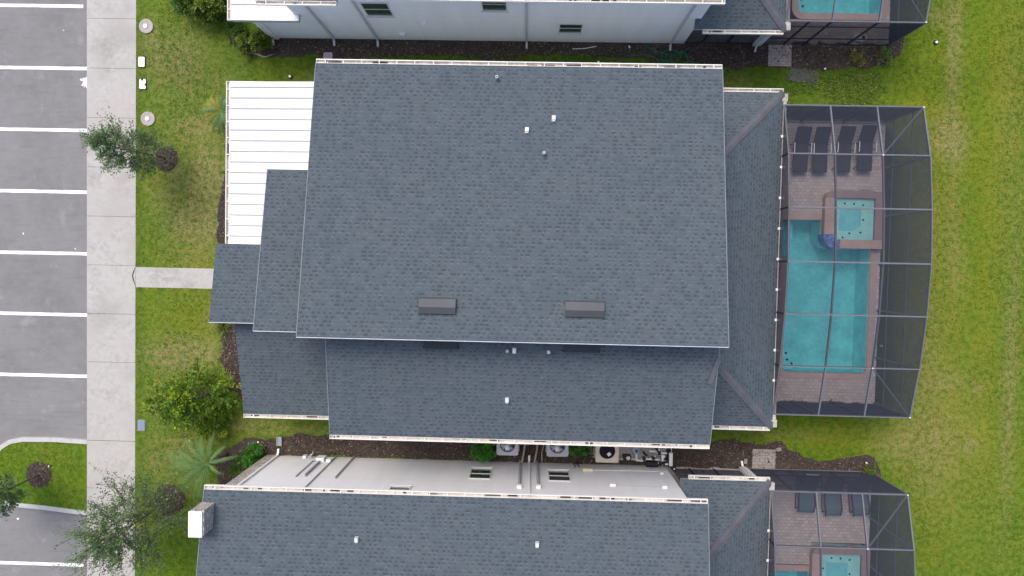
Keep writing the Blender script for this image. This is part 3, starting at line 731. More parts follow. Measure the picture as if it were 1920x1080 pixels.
def hip_wing(h, yn, ys_, z0=2.9, xr=6.4, xe=10.0, s=.43, walls=None, gut_n=True, gut_s=True):
    ze = z0 + (xe-xr)*s; d = xe-xr
    roof(h, [(xe, ys_, z0), (xe, yn, z0), (xr, yn-d, ze), (xr, ys_+d, ze)], (0, 1, 0))
    rf = roof(h, [(xe, yn, z0), (xr, yn, z0), (xr, yn-d, ze)], (1, 0, 0)); rf2 = roof(h, [(xr, ys_, z0), (xe, ys_, z0), (xr, ys_+d, ze)], (1, 0, 0))
    for r_, y0, sg in ((rf, yn, -1), (rf2, ys_, 1)):
        mb = MB(); n = 22
        for k in range(n):       # overlapping cap shingles
            t0, t1 = k/n, (k+1.25)/n
            p0 = Vector((xe-d*t0, y0+sg*d*t0, z0+(ze-z0)*t0)); p1 = Vector((xe-d*t1, y0+sg*d*t1, z0+(ze-z0)*t1))
            wv = Vector((.11, sg*.11, 0)); jit = Vector((random.uniform(-.006, .006), random.uniform(-.006, .006), 0))
            c0 = p0+Vector((0, 0, .035)); c1 = p1+Vector((0, 0, .018))
            for q in (1, -1):
                e = Vector((.105*q, .105*q*sg, 0))
                dz = -.040
                mb.face([c0+jit, c0+e+jit+Vector((0, 0, dz)), c1+e+jit+Vector((0, 0, dz)), c1+jit])
        mb.build("hip_cap", M['hipcap'], r_)
    if gut_n: gutter(h, (6.72, yn), (xe-.02, yn), (0, 1), z0)
    if gut_s: gutter(h, (6.75, ys_), (xe-.1, ys_), (0, -1), z0)
    # east gutter: narrow box with strap brackets
    mb = MB(); mb.box(xe+.003, xe+.13, ys_+.05, yn-.15, z0-.13, z0+.005); mb.box(xe-.05, xe+.17, ys_+.0, ys_+.3, z0-.16, z0+.03); mb.box(xe-.05, xe+.17, yn-.35, yn-.05, z0-.16, z0+.02)
    g = mb.build("gutter", simple("stained_gutter", (.40, .37, .34), .6, .3, 1.5, 12), h)
    y = ys_+1.9
    while y < yn-1.2:
        mb = MB(); mb.box(xe-.06, xe+.145, y-.05, y+.05, z0+.006, z0+.03); mb.build("bracket", M['white'], g); y += 1.22
    mb = MB()
    for y in (yn-.55, ys_+.55, (yn+ys_)/2): mb.box(9.65, 9.9, y-.12, y+.12, .02, z0-.14)
    mb.build("column", walls, h)
    for y, sg in ((yn-.4, 1), (ys_+.4, -1)):
        mb = MB(); mb.face([(6.6, y, .03), (9.8, y, .03), (9.8, y, z0-.14), (6.6, y, z0-.14)]); mb.build("lanai_screen", M['screen'], h)
        mb = MB()
        for x in (7.4, 8.5): mb.box(x-.03, x+.03, y-.03, y+.03, .02, z0-.15)
        mb.build("lanai_post", M['bronzedark'], h)

# ---- middle house
h1 = thing("house", (0, 0, 0), "middle house seen whole from above, its white metal porch roof at its left", "house", "houses")
W = M['walls']
mb = MB(); mb.box(-7.4, 6.4, -2.3, 6.72, 0, 5.9); mb.box(-6.9, 6.4, -6.05, -2.303, 0, 5.62); mb.box(-9.1, -7.4, -2.25, 3.0, 0, 5.45); mb.box(-11.2, -7.4, -5.95, .3, 0, 2.72); mb.build("wall", W, h1)
mb = MB(); mb.face([(-7.4, -2.3, 5.5), (6.4, -2.3, 5.5), (6.4, -2.3, 7.45), (-7.4, -2.3, 7.45)]); 
mb.face([(-7.4, -2.3, 5.5), (-7.4, -2.3, 7.45), (-7.4, 6.7, 5.9), (-7.4, 6.7, 5.5)]); mb.face([(6.4, -2.3, 5.5), (6.4, -2.3, 7.45), (6.4, 6.7, 5.9), (6.4, 6.7, 5.5)]); mb.build("gable_wall", W, h1)
sN = .1815; zN = lambda y: 6.0+sN*(7.06-y); sS = .19; zS = lambda y: 5.7+sS*(y+6.4)
rN = roof(h1, [(-7.75, 7.06, 6.0), (6.71, 7.06, 6.0), (6.72, -2.58, zN(-2.58)), (-7.75, -2.58, zN(-2.58))], (1, 0, 0))
rS = roof(h1, [(6.76, -6.4, 5.7), (-7.17, -6.4, 5.7), (-7.17, -2.35, zS(-2.35)), (6.82, -2.35, zS(-2.35))], (1, 0, 0))
rT2 = roof(h1, [(-9.47, 3.26, 5.97), (-7.42, 3.26, 5.97), (-7.42, -2.47, 7.13), (-9.47, -2.47, 7.13)], (1, 0, 0))
rT3 = roof(h1, [(-12.23, .59, 4.0), (-9.1, .59, 4.0), (-9.1, -2.45, 4.53), (-12.24, -2.45, 4.53)], (1, 0, 0))
rLW = roof(h1, [(-7.2, -6.33, 3.0), (-11.5, -6.33, 3.0), (-11.55, -2.3, 3.88), (-7.2, -2.3, 3.88)], (1, 0, 0))
mb = MB(); mb.box(-9.1, -7.4, -2.4, 3.0, 5.45, 5.85); mb.box(-11.9, -9.2, -2.3, .3, 2.75, 3.85); mb.box(-9.1, -7.4, -2.3, -2.2, 5.85, 6.95); mb.build("gable_wall", W, h1)
for (x0, x1, y, z) in ((-7.75, 6.72, -2.58, zN(-2.58)), (-9.47, -7.75, -2.47, 7.13), (-12.24, -9.47, -2.45, 4.53)):
    mb = MB(); mb.box(x0, x1, y-.022, y-.002, z-.12, z+.010); mb.build("drip_edge", M['galv'], h1)
for (a, b) in (((-7.75, 7.06, 6.0), (-7.75, -2.58, zN(-2.58))), ((6.715, 7.06, 6.0), (6.725, -2.58, zN(-2.58))), ((-9.47, 3.26, 5.97), (-9.47, -2.47, 7.13)), ((-7.17, -6.4, 5.7), (-7.17, -2.65, zS(-2.65))), ((6.76, -6.4, 5.7), (6.81, -2.65, zS(-2.65)))):
    mb = MB(); mb.tube([Vector(a)+Vector((0, 0, -.035)), Vector(b)+Vector((0, 0, -.035))], 0, square=(.022, .09)); mb.build("rake_trim", M['rake'], h1)
gutter(h1, (-7.72, 7.06), (6.69, 7.06), (0, 1), 6.0); gutter(h1, (-7.16, -6.4), (6.74, -6.4), (0, -1), 5.7, dirt=.6); gutter(h1, (-11.5, -6.33), (-7.9, -6.33), (0, -1), 3.0, dirt=.6)
hip_wing(h1, 7.06, -6.33, walls=W)
# piece of cap where the lower slope meets the wing
mb = MB(); mb.tube([(6.80, -3.15, 6.36), (6.55, -4.1, 6.2)], 0, square=(.17, .03)); mb.build("hip_cap", M['hipcap'], rS)
for x, y, z in ((-1.24, 6.59, 6.09), (.47, 3.89, 6.58)): pipe_vent(rN, x, y, zN(y))
for x, y in ((.79, 5.14), (-.14, 4.70)): pipe_vent(rN, x, y, zN(y), square=True)
for x0, x1 in ((-3.64, -2.40), (1.28, 2.58)): box_vent(rN, x0, x1, (-1.20, -1.70), 0, zN)
for x0, x1 in ((-3.62, -2.44), (1.33, 2.56)): box_vent(rS, x0, x1, (-3.02, -2.55), 0, zS)
pipe_vent(rS, -.67, -3.05, zS(-3.05)); pipe_vent(rS, -.42, -3.04, zS(-3.04), square=True); pipe_vent(rS, .79, -3.05, zS(-3.05), r=.06); pipe_vent(rS, -.65, -4.89, zS(-4.89), square=True)
# white standing seam porch roof
mb = MB(); zw = lambda x: 3.0+.05*(x+12.15)
x0, x1, y0, y1 = -12.15, -7.9, .4, 7.14
mb.face([(x0, y0, zw(x0)), (x1, y0, zw(x1)), (x1, y1, zw(x1)), (x0, y1, zw(x0))]); mb.box(x0, x1, y1-.004, y1+.02, 2.86, 3.0)
mb.face([(x0, y0, 2.86), (x1, y0, 2.86), (x1, y1, 2.86), (x0, y1, 2.86)][::-1]); mb.box(x0-.02, x0-.002, y0, y1, 2.86, zw(x0)-.004)
y = y1-.22
while y > y0:
    v0, v1 = y-.018, y+.018
    mb.mesh([(x0, v0, zw(x0)+.002), (x1, v0, zw(x1)+.002), (x1, v1, zw(x1)+.002), (x0, v1, zw(x0)+.002), (x0, v0, zw(x0)+.042), (x1, v0, zw(x1)+.042), (x1, v1, zw(x1)+.042), (x0, v1, zw(x0)+.042)],
            [(4, 5, 6, 7), (0, 1, 5, 4), (2, 3, 7, 6), (0, 4, 7, 3), (1, 2, 6, 5)], 1); y -= .427
mb.build("porch_roof", [M['metalroof'], M['seam']], h1)
gutter(h1, (-12.17, .55), (-12.17, 7.14), (-1, 0), 2.99, dirt=1.2)
mb = MB()
for y in (6.85, 3.9, .95): mb.box(-11.95, -11.7, y-.12, y+.12, 0, 2.86)
mb.box(-11.95, -11.75, .8, 7.0, 2.6, 2.86); mb.build("porch_column", W, h1)
mb = MB(); mb.box(-12.1, -7.4, .3, 7.0, -.1, .08); mb.build("porch_floor", M['concrete'], h1)
window(h1, -3.0, -2.1, 1.2, 2.5, -6.05, -1); window(h1, 2.0, 2.9, 3.8, 5.0, -6.05, -1); window(h1, -4.0, -3.1, 3.8, 5.0, 6.72, 1); window(h1, 3.0, 3.9, 1.2, 2.5, 6.72, 1)
for x in (-7.0, 6.1): downspout(h1, x, -6.05, -6.5, 5.7, -1); downspout(h1, x, 6.72, 7.14, 6.0, 1)

# ---- upper neighbour: its south wall shows
h2 = thing("house", (0, 14.5, 0), "upper neighbour house with a blue grey stucco side wall, cut by the top frame edge", "house", "houses")
Wn = M['walln']; YW = 9.86
mb = MB(); mb.box(-9.6, 6.62, YW, 21.5, 0, 5.6); mb.box(-11.42, -9.6, YW, 13.0, 0, 2.78); mb.build("wall", Wn, h2)
sN2 = .19
roof(h2, [(6.75, 9.52, 5.9), (-7.2, 9.52, 5.9), (-7.2, 13.4, 5.9+sN2*3.88), (6.8, 13.4, 5.9+sN2*3.88)], (1, 0, 0))
roof(h2, [(-7.2, 9.52, 5.3), (-10.25, 9.52, 5.3), (-10.3, 13.4, 6.0), (-7.2, 13.4, 6.0)], (1, 0, 0))
roof(h2, [(-7.75, 22.0, 6.0), (6.71, 22.0, 6.0), (6.72, 13.2, 7.6), (-7.75, 13.2, 7.6)], (1, 0, 0))
mb = MB(); mb.box(-9.6, 6.5, 13.3, 21.4, 5.6, 5.95); mb.face([(-7.3, 13.45, 5.5), (6.5, 13.45, 5.5), (6.5, 13.45, 7.4), (-7.3, 13.45, 7.4)]); mb.build("gable_wall", Wn, h2)
gutter(h2, (-7.2, 9.52), (6.75, 9.52), (0, -1), 5.9); gutter(h2, (-10.2, 9.52), (-7.25, 9.52), (0, -1), 5.3)
mb = MB(); zw2 = 3.0
mb.prism([(-12.14, 9.58), (-9.4, 9.58), (-9.4, 9.84), (-9.62, 9.84), (-9.62, 13.0), (-12.14, 13.0)], 2.80, zw2, 1, 0)
for y in (10.22, 10.65, 11.07, 11.5, 11.93): mb.box(-12.13, -9.62, y-.016, y+.016, zw2+.002, zw2+.04, 1)
mb.box(-12.13, -9.41, 9.585, 9.61, zw2+.002, zw2+.02, 0)
mb.build("porch_roof", [M['metalroof'], M['seam']], h2)
gutter(h2, (-12.15, 13.0), (-12.15, 9.6), (-1, 0), 2.99)
mb = MB(); mb.box(-11.50, -11.28, YW-.06, YW-.004, .0, 2.8); mb.build("corner_trim", M['white'], h2)
for x, zg, yg in ((-11.52, 2.85, 9.72), (-8.79, 5.3, 9.44), (-6.85, 5.9, 9.44), (-.27, 5.9, 9.44), (6.02, 5.9, 9.44)): downspout(h2, x, YW, yg, zg, -1, simple("painted_downspout", (.46, .48, .51), .5, .06) if x > -11 else M['white'])
for x0, x1, z0, z1 in ((1.10, 2.0, 1.28, 2.30), (-1.95, -1.05, 3.74, 4.9), (-6.6, -5.6, 3.0, 4.3)): window(h2, x0, x1, z0, z1, YW, -1)
hip_wing(h2, 22.0, 9.50, walls=Wn, gut_n=False)
mb = MB(); mb.box(6.62, 9.95, 9.93, 9.98, 0, .12); mb.build("lanai_kerb", M['concrete'], h2)
for x, z in ((-4.5, 2.3), (-5.6, .95)):
    mb = MB(); mb.box(x-.13, x+.13, YW-.09, YW-.003, z-.07, z+.07); mb.box(x-.09, x+.09, YW-.13, YW-.09, z-.04, z+.05); mb.build("vent_hood", Wn, h2)

# ---- lower neighbour: its north wall, roof, chimney show
h3 = thing("house", (0, -14.5, 0), "lower neighbour house with pale grey side wall and stone chimney, cut by the bottom edge", "house", "houses")
YW3 = -8.88; s3 = .18; z3 = lambda y: 5.9+s3*(-8.5-y)
mb = MB(); mb.box(-11.25, 6.35, -21.0, YW3, 0, 5.6); mb.build("wall", W, h3)
mb = MB(); mb.box(-11.66, -11.2, -21.0, YW3+.03, 0, 5.65); mb.build("stone_veneer", M['stone'], h3)
r3 = roof(h3, [(-11.75, -8.5, 5.9), (6.71, -8.5, 5.9), (6.72, -18.0, z3(-18.0)), (-11.75, -18.0, z3(-18.0))], (1, 0, 0))
roof(h3, [(6.76, -21.8, 5.7), (-11.2, -21.8, 5.7), (-11.2, -17.8, 6.45), (6.8, -17.8, 6.45)], (1, 0, 0))
mb = MB(); mb.face([(-11.2, -8.9, 5.5), (-11.2, -17.7, 5.5), (-11.2, -17.7, 7.4), (-11.2, -8.9, 5.8)]); mb.face([(6.34, -8.9, 5.5), (6.34, -17.7, 5.5), (6.34, -17.7, 7.4), (6.34, -8.9, 5.8)]); mb.face([(-11.2, -17.7, 5.5), (6.34, -17.7, 5.5), (6.34, -17.7, 7.4), (-11.2, -17.7, 7.4)]); mb.build("gable_wall", W, h3)
gutter(h3, (-11.73, -8.5), (6.69, -8.5), (0, 1), 5.9, dirt=1.6)
for a, b in (((-11.75, -8.5, 5.9), (-11.75, -18.0, z3(-18))), ((6.715, -8.5, 5.9), (6.725, -18.0, z3(-18)))):
    mb = MB(); mb.tube([Vector(a)+Vector((0, 0, -.035)), Vector(b)+Vector((0, 0, -.035))], 0, square=(.022, .09)); mb.build("rake_trim", M['rake'], h3)
mb = MB(); mb.box(-11.80, -11.31, -9.86, -8.95, 0, 6.80); ch = mb.build("chimney", M['stone'], h3)
mb = MB(); mb.box(-11.84, -11.36, -9.90, -8.98, 6.803, 6.87); mb.build("chimney_cap", M['paint'], ch)
for x, y in ((-5.99, -10.07), (.55, -10.05)): pipe_vent(r3, x, y, z3(y), square=True)
pipe_vent(r3, -5.7, -11.4, z3(-11.4), r=.03, h=.1)
hip_wing(h3, -8.55, -21.0, walls=W, gut_s=False)
for x, m_ in ((-11.12, None), (.24, None)): downspout(h3, x, YW3, -8.42, 5.9, 1, m_)
for x0, x1, z0, z1 in ((-2.23, -1.40, 1.24, 2.60), (1.08, 1.92, 1.24, 2.60), (-5.2, -4.45, 3.93, 5.2)): window(h3, x0, x1, z0, z1, YW3, 1)
def conduit(pts, r=.028, mat=None, nm="conduit"):
    mb = MB(); mb.tube([(x, YW3+.012+r, z) for x, z in pts], r, 6); return mb.build(nm, mat or simple("painted_conduit", (.40, .40, .42), .6, .08), h3)
conduit([(-9.32, 3.05), (-9.32, .85), (-9.1, .85)]); conduit([(-8.98, 2.95), (-8.98, .95)], .05); conduit([(-8.5, 4.5), (-8.5, .05)]); conduit([(-7.68, 3.1), (-7.68, .02)], .035)
conduit([(-.16, 3.55), (-.16, .1)], .06); conduit([(.6, 3.5), (.6, .1)], .06); conduit([(2.9, 1.0), (6.2, .92)], .014, M['pvc']); conduit([(3.6, 3.02), (5.7, 3.05)], .012)
for x, z, a, b, d in ((-9.0, .62, .17, .22, .16), (-8.62, .72, .1, .13, .12), (-9.85, .25, .07, .12, .1), (2.78, 1.05, .22, .13, .12), (3.62, 3.0, .12, .1, .1), (5.7, 3.05, .1, .12, .1), (-.16, 3.6, .09, .09, .12), (.6, 3.55, .09, .09, .12), (5.95, 1.2, .06, .1, .08)):
    mb = MB(); mb.box(x-a, x+a, YW3+.004, YW3+d, z-b, z+b); mb.box(x-a-.01, x+a+.01, YW3+d, YW3+d+.012, z-b-.01, z+b+.01); mb.build("utility_box", M['beige'] if x == 2.78 else M['white'], h3)
mb = MB(); mb.tube([(-9.6, YW3+.05, .25), (-9.55, YW3+.15, .35), (-9.5, YW3+.2, .2), (-9.55, YW3+.22, .05)], .03, 6); mb.tube([(-9.66, YW3+.1, .02), (-9.66, YW3+.1, .45), (-9.5, YW3+.1, .45)], .025, 6); mb.build("gas_pipe", M['galv'], h3)
mb = MB()
for x in (2.25, 2.42): mb.tube([(x, YW3+.03, .7), (x+.02, YW3+.07, .55), (x-.05, YW3+.1, .35), (x+.1, YW3+.06, .15)], .02, 5)
mb.build("cable", M['black'], h3)
mb = MB(); mb.box(6.35, 9.95, -8.99, -8.94, 0, .12); mb.build("lanai_kerb", M['concrete'], h3)
# the far lawn-side corner columns seen under the wings
for h, y, wm in ((h2, 9.78, Wn), (h3, -8.8, W)):
    mb = MB(); mb.box(9.62, 9.95, min(y, y*1.02), max(y, y*1.02), .0, 2.75); mb.build("column", wm, h)
    mb = MB(); s_ = -1 if y > 0 else 1; mb.tube([(9.72, y+s_*.05, 2.7), (9.72, y+s_*.05, .25), (9.72, y+s_*.25, .08)], 0, square=(.085, .07)); mb.build("downspout", M['white'], h)

# ------------------------------------------------------------------ loungers
def make_lounger():
    t = thing("sun_lounger", (0, 0, 0), "dark sling sun lounger with pale arms, leftmost of the row of four on the deck", "sun lounger", "sling loungers in the middle cage")
    w_ = .29
    prof = [(0, .34), (.1, .36), (1.22, .36)]; back = [(1.20, .365), (1.5, .53), (1.87, .74)]
    def sl(pr, nm):
        mb = MB()
        for (ya, za), (yb, zb) in zip(pr, pr[1:]):
            mb.mesh([(-w_, ya, za), (w_, ya, za), (w_, yb, zb), (-w_, yb, zb), (-w_, ya, za-.02), (w_, ya, za-.02), (w_, yb, zb-.02), (-w_, yb, zb-.02)], [(0, 1, 2, 3), (7, 6, 5, 4), (0, 4, 5, 1), (1, 5, 6, 2), (2, 6, 7, 3), (3, 7, 4, 0)])
        mb.build(nm, M['sling'], t)
    sl(prof, "seat"); sl(back, "backrest")
    mb = MB()
    for s_ in (-1, 1): mb.tube([(s_*(w_+.015), y, z-.01) for y, z in prof], .016, 6); mb.tube([(s_*(w_+.015), y, z-.01) for y, z in back], .016, 6)
    mb.tube([(-w_, 0, .33), (w_, 0, .33)], .016, 6); mb.tube([(-w_, 1.87, .73), (w_, 1.87, .73)], .016, 6); mb.build("frame", M['bronzedark'], t)
    for s_ in (-1, 1):
        mb = MB(); mb.tube([(s_*.36, .78, .58), (s_*.36, .95, .60), (s_*.36, 1.22, .59)], 0, square=(.035, .025)); mb.build("armrest", M['silver'], t)
        for y in (.2, 1.15):
            mb = MB(); mb.tube([(s_*.31, y, .35), (s_*.33, y+(.1 if y > 1 else -.08), 0)], .017, 6); mb.build("leg", M['bronzedark'], t)
        mb = MB(); mb.tube([(s_*.35, .85, .58), (s_*.32, .95, .35)], .014, 6); mb.tube([(s_*.35, 1.18, .58), (s_*.32, 1.2, .36)], .014, 6); mb.build("arm_support", M['bronzedark'], t)
    return t
LX = [(11.73, 4.30, -.01), (12.58, 4.30, .01), (13.57, 4.34, -.02), (14.50, 4.40, .0)]
names = ["dark sling sun lounger with pale arms, leftmost of the row of four on the deck", "dark sling sun lounger with pale arms, second from the left of the row of four", "dark sling sun lounger with pale arms, second from the right of the row of four", "dark sling sun lounger with pale arms, rightmost of the row of four"]
lo = make_lounger()
for i, (x, y, a) in enumerate(LX):
    o = lo if i == 0 else copy_tree(lo)
    o.location = (x, y, .02); o.rotation_euler = (0, 0, a); o['label'] = names[i]
def make_chaise():
    t = thing("chaise", (0, 0, 0), "", "sun lounger", "slate chaises in the lower cage")
    pr = [(0, .30), (.12, .37), (.35, .42), (.6, .36), (.9, .30), (1.15, .36), (1.4, .52), (1.7, .72), (1.85, .78)]
    mb = MB()
    n = len(pr)
    wd = [.30, .32, .335, .335, .33, .33, .33, .32, .30]
    for i in range(n-1):
        (ya, za), (yb, zb) = pr[i], pr[i+1]; wa, wb = wd[i], wd[i+1]
        mb.mesh([(-wa, ya, za), (wa, ya, za), (wb, yb, zb), (-wb, yb, zb), (-wa, ya, za-.05), (wa, ya, za-.05), (wb, yb, zb-.05), (-wb, yb, zb-.05)], [(0, 1, 2, 3), (7, 6, 5, 4), (0, 4, 5, 1), (1, 5, 6, 2), (2, 6, 7, 3), (3, 7, 4, 0)])
    mb.build("seat", M['bluesling'], t)
    for s_ in (-1, 1):
        mb = MB()
        mb.tube([(s_*(w0+.02), y, z+.005) for (y, z), w0 in zip(pr, wd)], .03, 8); sr = mb.build("side_rail", M['sling'], t)
        mb = MB(); mb.tube([(s_*.34, .05, .02), (s_*.35, .3, .0), (s_*.35, 1.5, .0), (s_*.34, 1.7, .03)], .025, 6); mb.tube([(s_*.34, .1, .02), (s_*.33, .2, .36)], .02, 6); mb.tube([(s_*.34, 1.5, .0), (s_*.33, 1.35, .46)], .02, 6); mb.build("runner", M['sling'], t)
    return t
cs = make_chaise(); nm3 = ["slate blue curved chaise, left one of three on the lower pool deck", "slate blue curved chaise, middle one of three on the lower pool deck", "slate blue curved chaise, right one of three on the lower pool deck"]
for i, (x, y, a) in enumerate(((12.52, -10.68, -.03), (13.72, -10.80, .05), (14.95, -10.76, .1))):
    o = cs if i == 0 else copy_tree(cs); o.location = (x, y, .02); o.rotation_euler = (0, 0, a); o['label'] = nm3[i]
# pale tray inside the upper cage
mb = MB(); mb.prism(blob(0, 0, .26, 0, amp=.25, sx=1.25, sy=.75, seed=2), 0, .05); mb.prism([(.08, -.1), (.2, -.08), (.2, .06), (.08, .08)], .05, .06, 1)
o = mb.build("pool_float", [M['galv'], M['black']]); o.location = (14.25, 10.22, .02); tag(o, "pale grey float lying on the deck just inside the upper pool cage", "float")
# thermometer float / globe by the middle gutter
mb = MB(); mb.lathe(0, 0, [(0, .0), (.13, .01), (.16, .06), (.13, .12), (0, .14)], 16); o = mb.build("deck_globe", M['galv']); o.location = (11.02, -2.78, .02); tag(o, "round grey globe on the deck between the house gutter and the middle pool", "globe")
# white cap in the cage corner
mb = MB(); mb.lathe(0, 0, [(.07, .0), (.07, .08), (.04, .13), (0, .14)], 12); o = mb.build("skimmer_cap", M['pvc']); o.location = (15.68, -3.25, .0); tag(o, "small white cap on the grass strip just outside the right screen wall", "cap")

# ------------------------------------------------------------------ air conditioners
def make_ac(size, h, body, ring_in, nm, label, fan):
    t = thing("air_conditioner", (0, 0, 0), label, "air conditioner", "condensers in the side yard"); a = size/2
    mb = MB(); mb.rbox(-a-.06, a+.06, -a-.06, a+.06, -.02, .06, .03); mb.build("pad", M['concrete'], t)
    mb = MB(); mb.rbox(-a, a, -a, a, .06, h-.10, .08, 0)
    for k in range(9):
        z = .14+k*(h-.3)/9
        for s_ in (-1, 1):
            mb.box(-a+.1, a-.1, s_*a-.012, s_*a+.012, z, z+.03, 0); mb.box(s_*a-.012, s_*a+.012, -a+.1, a-.1, z, z+.03, 0)
    mb.build("cabinet", body, t)
    r = ring_in
    mb = MB(); outer = rrect(-a-.015, a+.015, -a-.015, a+.015, .10, 5)[:-1]; hole = [(r*math.cos(2*math.pi*k/32), r*math.sin(2*math.pi*k/32)) for k in range(32)]
    mb.flat(outer, h, 0, [hole])
    for i in range(len(outer)):
        p, q = outer[i], outer[(i+1) % len(outer)]; mb.face([(*p, h-.1), (*q, h-.1), (*q, h), (*p, h)])
    for i in range(32):
        p, q = hole[i], hole[(i+1) % 32]; mb.face([(*p, h), (*q, h), (*q, h-.12), (*p, h-.12)])
    mb.build("top_cover", body, t)
    mb = MB(); mb.lathe(0, 0, [(0, h-.095), (r, h-.095)], 32); mb.build("fan_well", M['dark'], t)
    mb = MB()
    for k in range(4):
        A = k*math.pi/2+.5
        P = []
        for rr, da, dz in ((.07, -.5, .0), (r*.93, -.42, .015), (r*.93, .42, -.03), (.07, .5, -.02)): P.append((rr*math.cos(A+da), rr*math.sin(A+da), h-.055+dz))
        mb.face(P)
    mb.build("fan_blade", fan, t)
    mb = MB(); mb.lathe(0, 0, [(0, h-.02), (.09, h-.02), (.1, h-.09)], 18); mb.build("fan_hub", fan, t)
    mb = MB()
    for k in range(1, 6):
        q = r*k/5.5; pts = [(q*math.cos(2*math.pi*i/28), q*math.sin(2*math.pi*i/28), h+.006) for i in range(29)]; mb.tube(pts, .004, 4, cap=False)
    for k in range(8):
        A = k*math.pi/4; mb.tube([(0, 0, h+.012), (r*math.cos(A), r*math.sin(A), h+.012)], .004, 4)
    mb.build("guard", M['dark'] if fan is M['dark'] else body, t)
    return t
ac = make_ac(.92, .92, M['acgrey'], .34, "ac", "grey air conditioner with a round fan, left one, right of the fern", M['fan'])
ac.location = (-.72, -7.86, .0)
mb = MB(); mb.box(-.17, .0, -.22, -.02, .927, .935); mb.build("badge", M['silver'], None)
bpy.data.objects["badge"].parent = ac; bpy.data.objects["badge"].rotation_euler = (0, 0, .4)
ac2 = copy_tree(ac); ac2.location = (1.46, -7.86, 0); ac2.rotation_euler = (0, 0, .03); ac2['label'] = "grey air conditioner with a round fan, middle one of the three units"
ac3 = make_ac(.98, .92, M['acbeige'], .35, "ac", "beige air conditioner with a black round fan well beside the pool pipes", M['dark'])
ac3.location = (3.63, -8.03, 0)
mb = MB(); mb.box(-.1, .05, -.22, -.08, .93, .938); o = mb.build("badge", M['silver']); o.parent = ac3; o.rotation_euler = (0, 0, .7)
# refrigerant lines from the units to the wall of the lower house
for i, (pts, lb) in enumerate((([(-.2, -7.5, .3), (.05, -7.5, .35), (.02, -8.2, .3), (-.08, -8.8, .35)], "tan insulated pipe running from the left grey unit to the wall"), ([(.95, -7.5, .3), (.65, -7.4, .35), (.58, -8.2, .3), (.48, -8.8, .3)], "tan insulated pipe on the left of the middle grey unit"), ([(.88, -8.0, .2), (.8, -8.4, .2), (.82, -8.82, .2)], "thin tan pipe tight against the middle grey unit"), ([(3.1, -7.5, .3), (3.0, -7.9, .3), (2.98, -8.5, .2)], "thin tan pipe on the left of the beige unit"))):
    mb = MB(); mb.tube(pts, .045 if i < 2 else .025, 8); o = mb.build("refrigerant_line", M['sand']); tag(o, lb, "pipe", "refrigerant lines")
mb = MB(); mb.tube([(2.4, -8.80, .15), (2.5, -8.6, .25), (2.85, -8.45, .25), (3.1, -8.42, .3)], .03, 8); o = mb.build("power_cable", M['black']); tag(o, "black power whip from the wall to the beige air conditioner", "cable")
# pool equipment
mb = MB(); mb.prism([(4.15, -8.65), (6.35, -8.65), (6.35, -7.3), (4.15, -7.3)], -.05, .07); structure("equipment_pad", mb, M['concrete'])
def put(nm, mb, mats, label, cat): return tag(mb.build(nm, mats), label, cat)
t = thing("pool_filter", (4.92, -8.03, .07), "round grey cartridge filter tank near the beige air conditioner", "filter")
mb = MB(); mb.lathe(4.92, -8.03, [(0, .07), (.17, .07), (.19, .15), (.19, .6), (.15, .7), (.06, .73), (0, .73)], 22); mb.build("tank", M['lead'], t)
mb = MB(); mb.lathe(4.92, -8.03, [(.2, .38), (.215, .40), (.215, .44), (.2, .46)], 22); mb.build("clamp_band", M['galv'], t); mb = MB(); mb.lathe(4.92, -8.03, [(.05, .72), (.05, .8), (0, .8)], 12); mb.build("gauge", M['black'], t)
t = thing("pool_pump", (4.6, -8.45, .07), "black pool pump with a clear lid in front of the filter tank", "pump")
mb = MB(); mb.rbox(4.40, 4.76, -8.55, -8.34, .12, .42, .04); mb.build("strainer", M['black'], t)
mb = MB(); mb.lathe(4.62, -8.45, [(.0, .47), (.08, .47), (.09, .42)], 16); mb.build("lid", M['galv'], t)
mb = MB(); mb.box(4.35, 5.1, -8.60, -8.565, .07, .12); mb.build("base", M['pvc'], t)
t = thing("pool_pump", (5.75, -8.66, .07), "black pump motor at the wall of the lower house under the pipes", "pump")
mb = MB(); mb.tube([(5.45, -8.72, .3), (5.95, -8.72, .3)], .14, 14); mb.build("motor", M['black'], t); mb = MB(); mb.rbox(5.5, 5.9, -8.82, -8.62, .07, .14, .02); mb.build("base", M['black'], t)
mb = MB(); mb.lathe(5.72, -8.72, [(.06, .44), (.06, .5), (0, .5)], 12); mb.build("cap", M['black'], t)
t = thing("pipework", (5.6, -8.3, .07), "maze of white plastic pool pipes and valves at the right end of the side yard", "pipework")
for pts in ([(5.0, -8.05, .3), (5.0, -8.5, .3)], [(5.42, -7.4, .5), (5.42, -7.85, .5), (5.95, -7.85, .5), (5.95, -8.15, .5)], [(5.2, -8.45, .45), (6.0, -8.47, .45)], [(5.55, -8.12, .4), (5.85, -8.13, .4)], [(5.6, -8.42, .5), (5.8, -8.28, .55)], [(5.85, -8.15, .55), (6.3, -8.15, .55)], [(5.95, -8.62, .4), (6.15, -8.72, .4)], [(6.12, -8.2, .6), (6.1, -8.5, .6)], [(6.25, -8.68, .45), (6.38, -8.66, .45)], [(5.0, -8.45, .28), (5.0, -8.58, .28), (5.3, -8.6, .28)]):
    mb = MB(); mb.tube(pts, .042, 8); mb.build("pipe", M['pvc'], t)
for x, y, z in ((6.1, -8.27, .6), (5.95, -8.15, .5), (6.05, -8.62, .45), (5.7, -8.38, .5), (5.3, -8.42, .45)):
    mb = MB(); mb.lathe(x, y, [(0, z+.14), (.075, z+.13), (.085, z), (.06, z-.1)], 14); mb.build("valve", M['silver'] if x == 6.1 else M['black'], t)
